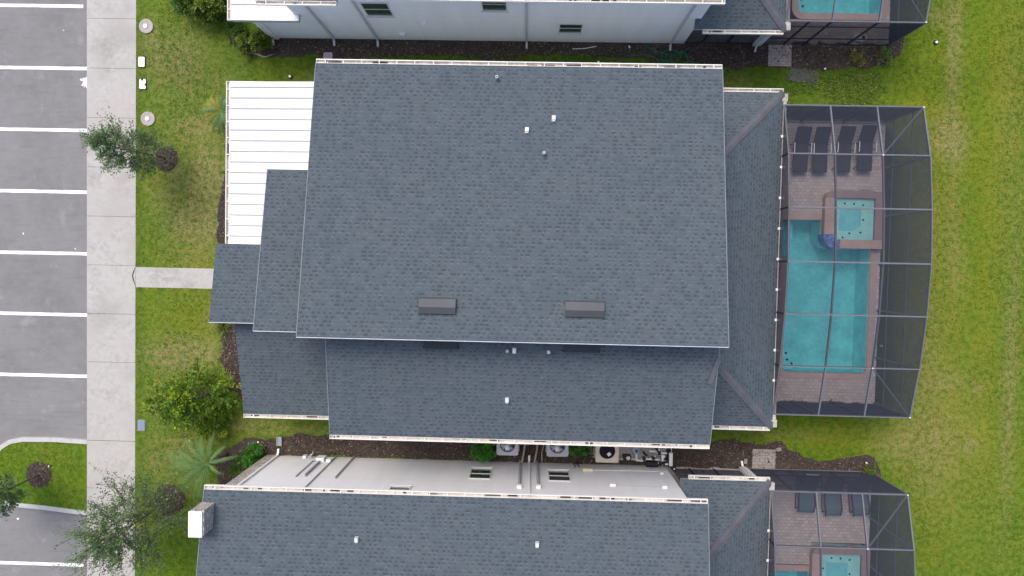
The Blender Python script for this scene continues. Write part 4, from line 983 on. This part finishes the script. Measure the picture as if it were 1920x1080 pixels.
for x, y in ((5.85, -8.0), (5.6, -8.55), (6.2, -8.4), (5.35, -8.25)):
    mb = MB(); mb.tube([(x, y, .08), (x, y, .45), (x+.1, y-.05, .5)], .045, 8); mb.build("union", M['black'], t)
mb = MB(); mb.tube([(6.45, -8.1, .65), (6.47, -8.68, .62)], .085, 12); mb.build("chlorinator", M['pvc'], t)
mb = MB(); mb.tube([(6.52, -7.3, .3), (6.53, -7.9, .3), (6.58, -8.85, .25)], .02, 6); mb.build("conduit", M['galv'], t)
t = thing("pool_light_box", (6.5, -8.93, .5), "small black round junction box at the corner of the lower house", "junction box")
mb = MB(); mb.lathe(6.62, -8.82, [(0, .62), (.1, .6), (.12, .5), (.1, .02)], 14); mb.build("housing", M['black'], t); mb = MB(); mb.lathe(6.62, -8.82, [(0, .63), (.035, .63), (.035, .6)], 10); mb.build("cap", M['silver'], t)

# ------------------------------------------------------------------ small things on the lawn
def manhole(x, y, lb):
    t = thing("utility_cover", (x, y, 0), lb, "utility cover", "round concrete covers")
    mb = MB(); mb.lathe(x, y, [(.32, -.05), (.32, .05), (.31, .06), (.24, .062), (.235, .05), (0, .05)], 32); mb.build("ring", concrete_mat("cover_concrete", (.36, .33, .30), (.45, .42, .39)), t)
    mb = MB(); mb.lathe(x-.02, y, [(.09, .05), (.09, .08), (.08, .085), (0, .085)], 18); mb.build("cap", M['paint'], t)
manhole(-17.27, 10.30, "round concrete cover with a white cap, near the top of the lawn"); manhole(-17.18, 6.20, "round concrete cover with a white cap, above the slim sapling")
def meter_box(x, y, lb, notch, mat, cat="meter box"):
    t = thing("meter_box", (x, y, 0), lb, cat)
    mb = MB(); mb.rbox(-.17+x, .17+x, y-.25, y+.25, -.03, .045, .05); mb.build("rim", M['dark'] if mat is M['paint'] else M['lead'], t)
    mb = MB(); mb.rbox(-.145+x, .145+x, y-.22, y+.22, .045, .06, .04); l_ = mb.build("lid", mat, t)
    if notch:
        mb = MB(); mb.rbox(x-.06, x+.03, y+.15, y+.225, .0602, .064, .015); mb.rbox(x+.1, x+.148, y-.08, y+.02, .0602, .064, .015); mb.build("hand_hole", M['dark'], l_)
meter_box(-17.47, 8.72, "white rectangular meter box lid in the grass, the upper one", False, M['paint']); meter_box(-17.42, 7.74, "white rectangular meter box lid with dark hand holes, the lower one", True, M['paint'])
meter_box(-17.44, -7.66, "blue grey meter box lid beside the sidewalk", False, M['bluebox'])
t = thing("splash_block", (-9.08, 9.10, 0), "mauve plastic splash block by the corner of the middle roof", "splash block")
mb = MB(); mb.rbox(-9.27, -8.88, 8.95, 9.24, .03, .10, .04); mb.build("tray", M['purple'], t)
mb = MB(); mb.rbox(-9.22, -8.96, 8.99, 9.12, .10, .106, .03); mb.build("channel", simple("mauve_channel", (.40, .31, .39), .6, .1), t)
t = thing("splash_block", (-11.08, -8.2, 0), "grey concrete splash block at the left corner of the lower house", "splash block")
mb = MB(); mb.box(-11.2, -10.98, -8.42, -8.02, .02, .09); mb.build("tray", M['lead'], t); mb = MB(); mb.box(-11.21, -11.18, -8.42, -8.02, .09, .13); mb.box(-11.0, -10.97, -8.42, -8.02, .09, .13); mb.build("rim", M['lead'], t)
def riser(x, y, lb, h=.16, r=.035, z=0):
    t = thing("irrigation_riser", (x, y, z), lb, "irrigation riser", "white irrigation caps")
    mb = MB(); mb.lathe(x, y, [(r*.6, z), (r*.6, z+h*.6), (r, z+h*.62), (r, z+h), (0, z+h)], 12); mb.build("pipe", M['pvc'], t)
    mb = MB(); mb.lathe(x, y, [(r*1.9, z), (r*1.9, z+.03), (r*.7, z+.035)], 12); mb.build("collar", M['dark'], t)
for x, y, lb, h_, r_ in ((-10.75, 8.15, "white irrigation cap just above the white metal porch roof", .16, .05), (-12.05, -8.27, "white irrigation cap in the mulch above the dark shrub", .12, .04), (17.53, 10.05, "white irrigation cap in the lawn right of the upper pool cage", .1, .055), (14.0, 9.66, "white irrigation cap in the mulch under the upper pool cage", .15, .035), (12.76, 8.82, "white irrigation cap at the edge of the weedy patch", .15, .04),
                     (-12.4, 9.72, "white irrigation cap beside the upper left corner shrub", .12, .035), (15.2, -8.45, "white irrigation cap in the mulch above the lower pool cage", .15, .035), (14.55, -6.35, "white irrigation cap under the bottom right edge of the middle cage", .15, .045), (2.0, -8.35, "white irrigation cap under the small fern by the units", .15, .045), (-21.7, -9.65, "white irrigation cap at the edge of the island mulch ring", .1, .03), (2.9, 8.98, "white irrigation cap near the green hose", .15, .05)):
    riser(x, y, lb, h_, r_)
mb = MB(); mb.lathe(-19.19, -10.17, [(.0, .035), (.075, .03), (.085, .02)], 18); tag(mb.build("cleanout_cap", M['lead']), "dark round cleanout cap set in the sidewalk", "cleanout cap")
t = thing("yard_light", (-16.68, -6.78, 0), "small white fixture in the grass left of the lime green tree", "yard light")
mb = MB(); mb.lathe(-16.68, -6.78, [(.02, 0), (.02, .25), (.13, .27), (.11, .34), (0, .36)], 16); mb.build("head", M['galv'], t); mb = MB(); mb.lathe(-16.68, -6.78, [(.05, .355), (.03, .4), (0, .4)], 12); mb.build("cap", M['lead'], t)
mb = MB(); mb.tube([(1.75, 9.55, .05), (2.3, 9.58, .05), (2.8, 9.68, .05)], .018, 6); tag(mb.build("white_pipe", M['pvc']), "thin white pipe lying along the foot of the blue grey wall", "pipe")
# hose
pts = []
rnd = random.Random(3)
def loop(cx, cy, rx, ry, a0, turns, z):
    n = int(26*turns)
    return [(cx+rx*math.cos(a0+2*math.pi*k/26)*(1+.08*math.sin(k*.7)), cy+ry*math.sin(a0+2*math.pi*k/26), z+.01*k/26) for k in range(n)]
pts = [(4.28, 9.66, .06), (4.26, 9.42, .06), (4.5, 9.30, .06), (4.9, 9.36, .06), (5.3, 9.25, .06), (5.6, 9.10, .06)] + loop(6.05, 9.28, .42, .26, 3.6, 1.9, .07) + loop(6.45, 9.2, .38, .25, 2.6, 1.8, .09) + [(6.9, 9.05, .07), (7.3, 9.0, .06), (7.45, 8.85, .05)]
path = [Vector(p) for p in pts]; sm = []
for i in range(len(path)-1):
    p0, p1, p2, p3 = path[max(i-1, 0)], path[i], path[i+1], path[min(i+2, len(path)-1)]
    for q in range(3):
        u = q/3; sm.append(.5*((2*p1)+(-p0+p2)*u+(2*p0-5*p1+4*p2-p3)*u*u+(-p0+3*p1-3*p2+p3)*u**3))
t = thing("garden_hose", (6.0, 9.25, 0), "green garden hose lying in tangled loops under the blue grey wall", "garden hose")
mb = MB(); mb.tube(sm, .022, 6); mb.build("hose", M['hose'], t)
mb = MB(); mb.tube([(4.9, 9.75, .06), (5.3, 9.55, .06), (5.7, 9.42, .06), (6.0, 9.25, .08)], .020, 6); mb.tube([(5.3, 8.95, .05), (5.9, 9.05, .06), (6.7, 9.55, .08), (6.9, 9.7, .08)], .020, 6); mb.build("hose", M['hose'], t)
mb = MB(); mb.tube([(4.27, 9.62, .06), (4.22, 9.72, .07)], .035, 8); mb.build("nozzle", M['pvc'], t)

# ------------------------------------------------------------------ vegetation
def leaf_mesh(name, P, D, size, mat, parent, shade, flat=0.0, aspect=.55):
    """one small folded quad per point P, lying along direction D"""
    n = len(P); P = np.asarray(P); D = np.asarray(D, float); D /= np.linalg.norm(D, axis=1, keepdims=True)+1e-9
    rnd_ = RNG.normal(size=(n, 3)); rnd_[:, 2] *= (1-flat)
    D = D + rnd_*.7; D /= np.linalg.norm(D, axis=1, keepdims=True)
    U = RNG.normal(size=(n, 3))*np.array([1-flat*.5, 1-flat*.5, 1.0]) + np.array([0, 0, 1.2])
    S = np.cross(D, U); S /= np.linalg.norm(S, axis=1, keepdims=True)+1e-9
    L = size*RNG.uniform(.6, 1.3, (n, 1)); Wd = L*aspect/2
    v = np.stack([P, P+D*L*.5+S*Wd, P+D*L, P+D*L*.5-S*Wd], 1).reshape(-1, 3)
    org = Vector((0, 0, 0)); q = parent
    while q is not None: org += q.location; q = q.parent
    v = v - np.array(org)
    me = bpy.data.meshes.new(name); me.from_pydata(v.tolist(), [], np.arange(4*n).reshape(n, 4).tolist())
    a = me.attributes.new("shade", 'FLOAT', 'POINT'); a.data.foreach_set("value", np.repeat(np.clip(shade, 0, 1), 4).astype(np.float32))
    me.materials.append(mat); o = bpy.data.objects.new(name, me); col.objects.link(o)
    if parent is not None: o.parent = parent
    return o
def tree(name, base, H, crown0, radius, mat, label, cat, group=None, limbs=16, twigs=7, leaf=.09, per=26, lean=(0, 0), up=.9, trunk_r=.05, droop=0.0, shape=1.0, wisp=1.0):
    x, y = base; t = thing(name, (x, y, 0), label, cat, group); rd = random.Random(hash((x, y)) % 9999)
    top = Vector((x+lean[0], y+lean[1], H)); b0 = Vector((x, y, 0)); tp = lambda u: b0.lerp(top, u)+Vector((.06*math.sin(u*7), .06*math.cos(u*5)-.06, 0))
    mb = MB(); mb.tube([tp(k/8) for k in range(9)], trunk_r, 8, r2=trunk_r*.25)
    P, D, Sh = [], [], []
    for i in range(limbs):
        u = crown0 + (1-crown0)*((i+.5)/limbs)**1.2; a = i*2.4+rd.uniform(-.4, .4)
        k = (u-crown0)/(1-crown0); L = radius*(math.sin(math.pi*min(1, (.18+.82*k)**shape))*.85+.2)*rd.uniform(.7, 1.2)
        s0 = tp(u*.93); d = Vector((math.cos(a), math.sin(a), up*(.5+k)*rd.uniform(.6, 1.2)-droop)).normalized()
        mid = s0+d*L*.55+Vector((0, 0, .05)); end = s0+d*L+Vector((0, 0, -.1*L*droop))
        mb.tube([s0, mid, end], trunk_r*.38, 5, r2=.006)
        tone = rd.uniform(-.18, .18)
        for j in range(twigs):
            f = rd.uniform(.25, 1.0); p0 = s0.lerp(mid, f*2) if f < .5 else mid.lerp(end, f*2-1)
            td = (d + Vector((rd.gauss(0, .65), rd.gauss(0, .65), rd.gauss(.1, .45)))).normalized(); tl = L*rd.uniform(.25, .5)*wisp
            mb.tube([p0, p0+td*tl], .007, 4, r2=.003)
            for q in range(per):
                g = rd.random()**.8; P.append(p0+td*tl*g*1.05+Vector((rd.gauss(0, .045), rd.gauss(0, .045), rd.gauss(0, .045)))); D.append(td)
                Sh.append(.42+tone+rd.gauss(0, .22)+.12*(f-.5))
    mb.build("trunk", M['bark'], t)
    leaf_mesh("crown", P, D, leaf, mat, t, np.array(Sh))
    return t
tree("sapling", (-16.40, 4.45), 5.2, .27, .85, LEAF['oak'], "slim feathery sapling leaning out of a mulch ring over the sidewalk", "tree", limbs=52, twigs=11, leaf=.085, per=13, up=.5, shape=.9, wisp=1.6)
tree("sapling", (-16.15, -11.0), 5.1, .36, 1.7, LEAF['oak'], "wide feathery oak sapling over the sidewalk at the lower left", "tree", limbs=60, twigs=14, leaf=.085, per=16, up=.4, trunk_r=.045, shape=.85, wisp=1.35)
tree("sapling", (-22.25, -10.08), 5.2, .36, .85, LEAF['oak'], "dark feathery sapling on the kerbed island, cut by the left frame edge", "tree", limbs=46, twigs=11, leaf=.09, per=20, up=.5, shape=.8, wisp=1.4)
tree("lime_tree", (-13.9, -5.95), 3.1, .12, 1.15, LEAF['lime'], "rounded lime green tree by the front corner of the middle house", "tree", limbs=34, twigs=9, leaf=.13, per=19, up=.5, trunk_r=.06, lean=(-.5, .1), shape=.8)
tree("lime_sprawl", (-15.6, -6.35), 1.6, .15, .95, LEAF['lime'], "sparse lime green branches spreading between the round tree and sidewalk", "shrub", limbs=22, twigs=7, leaf=.12, per=18, up=.3, trunk_r=.03, lean=(-.3, .1))
tree("lime_sprawl", (-13.85, -7.35), 1.2, .1, .6, LEAF['lime'], "low lime green shrub tucked below the round lime tree", "shrub", limbs=14, twigs=7, leaf=.11, per=20, up=.4, trunk_r=.03)
tree("leafy_shrub", (-13.8, 11.05), 1.7, .06, .8, LEAF['holly'], "large leafy green shrub left of the upper porch roof", "shrub", limbs=34, twigs=9, leaf=.12, per=24, up=.4, trunk_r=.05)
tree("leafy_shrub", (-15.0, 11.45), 1.6, .06, .8, LEAF['green'], "green leafy shrub at the top edge, left of the larger one", "shrub", limbs=24, twigs=8, leaf=.12, per=22, up=.4, trunk_r=.05)
tree("corner_shrub", (-11.88, 9.72), 1.1, .05, .40, LEAF['holly'], "rounded dark shrub at the corner of the blue grey wall", "shrub", limbs=26, twigs=9, leaf=.085, per=26, up=.5, trunk_r=.03)
tree("corner_shrub", (-12.65, 9.5), .8, .05, .33, LEAF['holly'], "small round shrub left of the dark corner shrub", "shrub", limbs=16, twigs=7, leaf=.075, per=20, up=.5, trunk_r=.02)
tree("corner_shrub", (-12.1, -8.75), 1.0, .05, .42, LEAF['fern'], "small bright green shrub at the stone corner of the lower house", "shrub", limbs=20, twigs=8, leaf=.085, per=24, up=.5, trunk_r=.02)
tree("fern_bush", (-1.72, -8.05), 1.0, .04, .5, LEAF['fern'], "bright green fern bush left of the left grey air conditioner", "shrub", limbs=26, twigs=9, leaf=.11, per=24, up=.6, trunk_r=.02)
tree("fern_bush", (2.35, -7.75), .8, .04, .42, LEAF['fern'], "bright green fern bush between the grey and beige air conditioners", "shrub", limbs=20, twigs=8, leaf=.10, per=22, up=.6, trunk_r=.02)
tree("low_shrub", (-13.0, 10.1), .5, .05, .3, LEAF['green'], "low ragged shrub under the edge of the upper porch roof", "shrub", limbs=14, twigs=7, leaf=.09, per=18, up=.4, trunk_r=.02)
tree("low_shrub", (15.2, 9.45), .35, .05, .35, LEAF['weed'], "thin yellowish shrub in the mulch at the upper cage corner", "shrub", limbs=10, twigs=5, leaf=.07, per=12, up=.4, trunk_r=.015)
tree("low_shrub", (15.35, -8.75), .35, .05, .25, LEAF['weed'], "tiny green shrub in the mulch at the lower cage corner", "shrub", limbs=10, twigs=6, leaf=.07, per=16, up=.4, trunk_r=.015)
tree("low_shrub", (14.1, 9.35), .3, .05, .35, LEAF['yellowpalm'], "rusty yellow low shrub in the mulch under the upper cage", "shrub", limbs=9, twigs=5, leaf=.07, per=10, up=.3, trunk_r=.015)

def palm(base, hz, L, n, mat, label, trunk=True, wide=.035, spread=(0, 2*math.pi), name="palm", nseg=30, fr=None, mat2=None):
    x, y = base; t = thing(name, (x, y, 0), label, "palm"); rd = random.Random(int(abs(x*100)))
    if trunk:
        mb = MB(); mb.tube([(x+.03*math.sin(k), y, hz*k/6) for k in range(7)], .11, 10, r2=.085)
        for k in range(14):
            a = k*2.4; z = hz*(.3+.05*k); mb.tube([(x+.09*math.cos(a), y+.09*math.sin(a), z), (x+.16*math.cos(a), y+.16*math.sin(a), z+.14)], .03, 5, r2=.012)
        mb.build("trunk", M['bark'], t)
    for i in range(n):
        a = spread[0]+(spread[1]-spread[0])*(i+rd.uniform(-.25, .25))/n; el = rd.uniform(.2, .9); Lf = L*rd.uniform(.8, 1.1)
        if fr: a, Lf = R(fr[i][0]), fr[i][1]
        d = Vector((math.cos(a), math.sin(a), 0)); sd = Vector((-math.sin(a), math.cos(a), 0)); pts = []
        for k in range(nseg+1):
            u = k/nseg; pts.append(Vector((x, y, hz)) + d*(Lf*u*math.cos(el*.6)*(1-.12*u*u)) + Vector((0, 0, Lf*(math.sin(el)*u*.8 - (.45+.5*el)*u*u*.95))) + sd*(.06*math.sin(u*2+i)))
        mb = MB(); mb.tube(pts, .016, 5, r2=.004); sm_ = len(mb.f)
        for k in range(2, nseg+1):
            u = k/nseg; p = pts[k]; tg = (pts[k]-pts[k-1]).normalized(); ll = Lf*.155*math.sin(math.pi*(.12+.86*u))**.7+.04
            for s_ in (-1, 1):
                tip = p + (tg*1.1 + sd*s_*.7*rd.uniform(.8, 1.1) + Vector((0, 0, -.3+rd.uniform(-.1, .1)))).normalized()*ll
                mm = p.lerp(tip, .45)+Vector((0, 0, .02)); wv = tg*wide*.5
                mb.face([p-wv*.4, mm-wv, tip, mm+wv, p+wv*.4])
        o = mb.build("frond", mat2 if mat2 and i in (6, 7, 9, 11, 12) else mat, t)
        sh = o.data.attributes.new("shade", 'FLOAT', 'POINT'); v0 = rd.uniform(.3, .75); sh.data.foreach_set("value", np.clip(RNG.normal(v0, .12, len(o.data.vertices)), 0, 1).astype(np.float32))
    return t
palm((-13.55, -8.85), 1.75, 1.0, 16, LEAF['palm'], "large feather palm with arching fronds left of the lower house", wide=.032, fr=[(172, 2.7), (181, 2.5), (191, 2.6), (206, 2.0), (221, 2.9), (229, 2.6), (248, 2.7), (256, 2.4), (160, 2.2), (146, 2.0), (130, 1.5), (112, 1.6), (85, 1.5), (48, 1.1), (15, 1.3), (325, 1.0)])
palm((-13.5, 6.45), .8, 1.15, 20, LEAF['palm'], "small ragged palm with yellowing fronds by the white porch roof", trunk=False, wide=.03, name="young_palm", mat2=LEAF['yellowpalm'])
bpy.data.objects["young_palm"].children[0]
for k, (x, y, lb) in enumerate(((-12.7, -9.05, "tuft of ornamental grass nearest the stone corner of the lower house"), (-13.1, -9.55, "tuft of ornamental grass beside the palm trunk"), (-12.4, -9.6, "tuft of ornamental grass between the palm and the stone wall"), (-13.55, -2.45, "ragged grass clump in the mulch under the porch roof edge"), (-13.7, -3.1, "yellowish grass clump in the mulch strip left of the house"))):
    n = 160; a = RNG.uniform(0, 2*math.pi, n); r_ = RNG.uniform(.0, .1, n); P = np.stack([x+r_*np.cos(a), y+r_*np.sin(a), np.full(n, .02)], 1); D = np.stack([np.cos(a)*.7, np.sin(a)*.7, RNG.uniform(.4, 1.3, n)], 1)
    t = thing("grass_clump", (x, y, 0), lb, "grass clump", "ornamental grasses"); leaf_mesh("blades", P, D, .42, LEAF['green'] if k < 3 else LEAF['weed'], t, RNG.normal(.6, .2, n), aspect=.07)

# ---- uncountable: grass blades, chips, weeds
EXC = [(-20.2, -17.72, -40, 40), (-17.8, -11, -1.38, -.45), (-11.4, 6.6, -6.0, 6.9), (6.4, 15.48, -5.85, 6.65), (6.4, 15.48, 9.88, 30), (-11.6, 6.6, 9.85, 30), (-11.8, 15.5, -30, -8.9), (10.3, 11.33, 8.92, 9.97)]
def lawn_ok(X, Y):
    ok = np.ones(X.shape, bool)
    for a, b, c, d in EXC: ok &= ~((X > a) & (X < b) & (Y > c) & (Y < d))
    for P in beds: ok &= ~inpoly(P, X, Y)
    ok &= ~((X < -17) & (X < -20.1) & ~inpoly(inner, X, Y))
    return ok
def blades():
    N = 330000
    X = RNG.uniform(-24.8, 25, N); Y = RNG.uniform(-16, 14, N); ok = lawn_ok(X, Y); X, Y = X[ok], Y[ok]; n = len(X)
    dens = .45+.55*np.sin(X*3.1+np.sin(Y*2.2)*2)*np.sin(Y*2.7+np.cos(X*1.9)*2); keep = RNG.random(n) < np.clip(.55+.5*dens, .25, 1); X, Y = X[keep], Y[keep]; n = len(X)
    a = RNG.uniform(0, 2*math.pi, n); h = RNG.uniform(.02, .06, n); wd = RNG.uniform(.012, .028, n); ln = RNG.uniform(.02, .09, n); b = RNG.uniform(0, 2*math.pi, n)
    z0 = np.full(n, .0)
    v = np.stack([np.stack([X-wd*np.cos(a), Y-wd*np.sin(a), z0], 1), np.stack([X+wd*np.cos(a), Y+wd*np.sin(a), z0], 1), np.stack([X+ln*np.cos(b), Y+ln*np.sin(b), h], 1)], 1).reshape(-1, 3)
    me = bpy.data.meshes.new("grass"); me.vertices.add(3*n); me.vertices.foreach_set("co", v.ravel()); me.loops.add(3*n); me.loops.foreach_set("vertex_index", np.arange(3*n)); me.polygons.add(n); me.polygons.foreach_set("loop_start", np.arange(n)*3); me.update(calc_edges=True)
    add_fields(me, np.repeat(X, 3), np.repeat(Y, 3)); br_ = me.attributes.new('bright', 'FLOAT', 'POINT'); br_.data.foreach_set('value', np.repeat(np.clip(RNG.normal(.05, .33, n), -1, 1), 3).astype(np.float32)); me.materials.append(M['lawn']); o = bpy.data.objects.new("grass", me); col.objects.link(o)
    tag(o, "short patchy green and tan grass of the lawns", "grass", kind='stuff')
blades()
def scatter(name, polys, n, mats, size, aspect, label, cat, z=.03, zr=.05, flat=.85, rect=None, shade=(.5, .25)):
    pts = []
    for P in polys:
        A = np.array(P); a0, b0 = A.min(0), A.max(0); m = int(n*(b0-a0).prod()); X = RNG.uniform(a0[0], b0[0], m); Y = RNG.uniform(a0[1], b0[1], m); k = inpoly(P, X, Y); pts.append(np.stack([X[k], Y[k]], 1))
    p = np.concatenate(pts); m = len(p); P3 = np.column_stack([p, RNG.uniform(z, z+zr, m)]); a = RNG.uniform(0, 2*math.pi, m); D = np.stack([np.cos(a), np.sin(a), RNG.normal(0, 1-flat, m)], 1)
    o = leaf_mesh(name, P3, D, size, mats, None, RNG.normal(shade[0], shade[1], m), flat=flat, aspect=aspect); tag(o, label, cat, kind='stuff'); return o
chip = leaf_mat("wood_chip", ((.022, .016, .013), (.075, .056, .046), (.27, .215, .18)), 0.0)
scatter("wood_chips", beds, 260, chip, .12, .33, "brown wood chips scattered over the mulch beds", "wood chips", z=.03, zr=.02, shade=(.42, .24))
weedpoly = [(12.2, 8.7), (12.0, 8.0), (11.0, 8.1), (11.3, 7.0), (11.0, 7.6), (12.6, 7.9), (12.9, 8.5), (13.6, 8.85), (15.2, 8.8), (15.6, 8.0), (14.8, 7.35), (13.2, 7.15)]
scatter("weeds", [weedpoly, rough(weedpoly, .3, .3)], 300, LEAF['weed'], .062, .6, "low yellow green weeds between the two pool cages", "weeds", z=.02, zr=.09, flat=.5, shade=(.5, .28))
scatter("dark_weeds", [[(11.0, 8.0), (11.2, 8.7), (12.4, 8.9), (12.9, 8.4), (12.3, 7.8)], [(-7, 8.5), (-7, 9.2), (-2, 9.3), (2, 9.4), (8, 9.0), (8, 8.2)]], 150, LEAF['green'], .09, .5, "straggling dark weeds along the mulch edge below the blue grey wall", "weeds", z=.02, zr=.08, flat=.4, shade=(.4, .25))
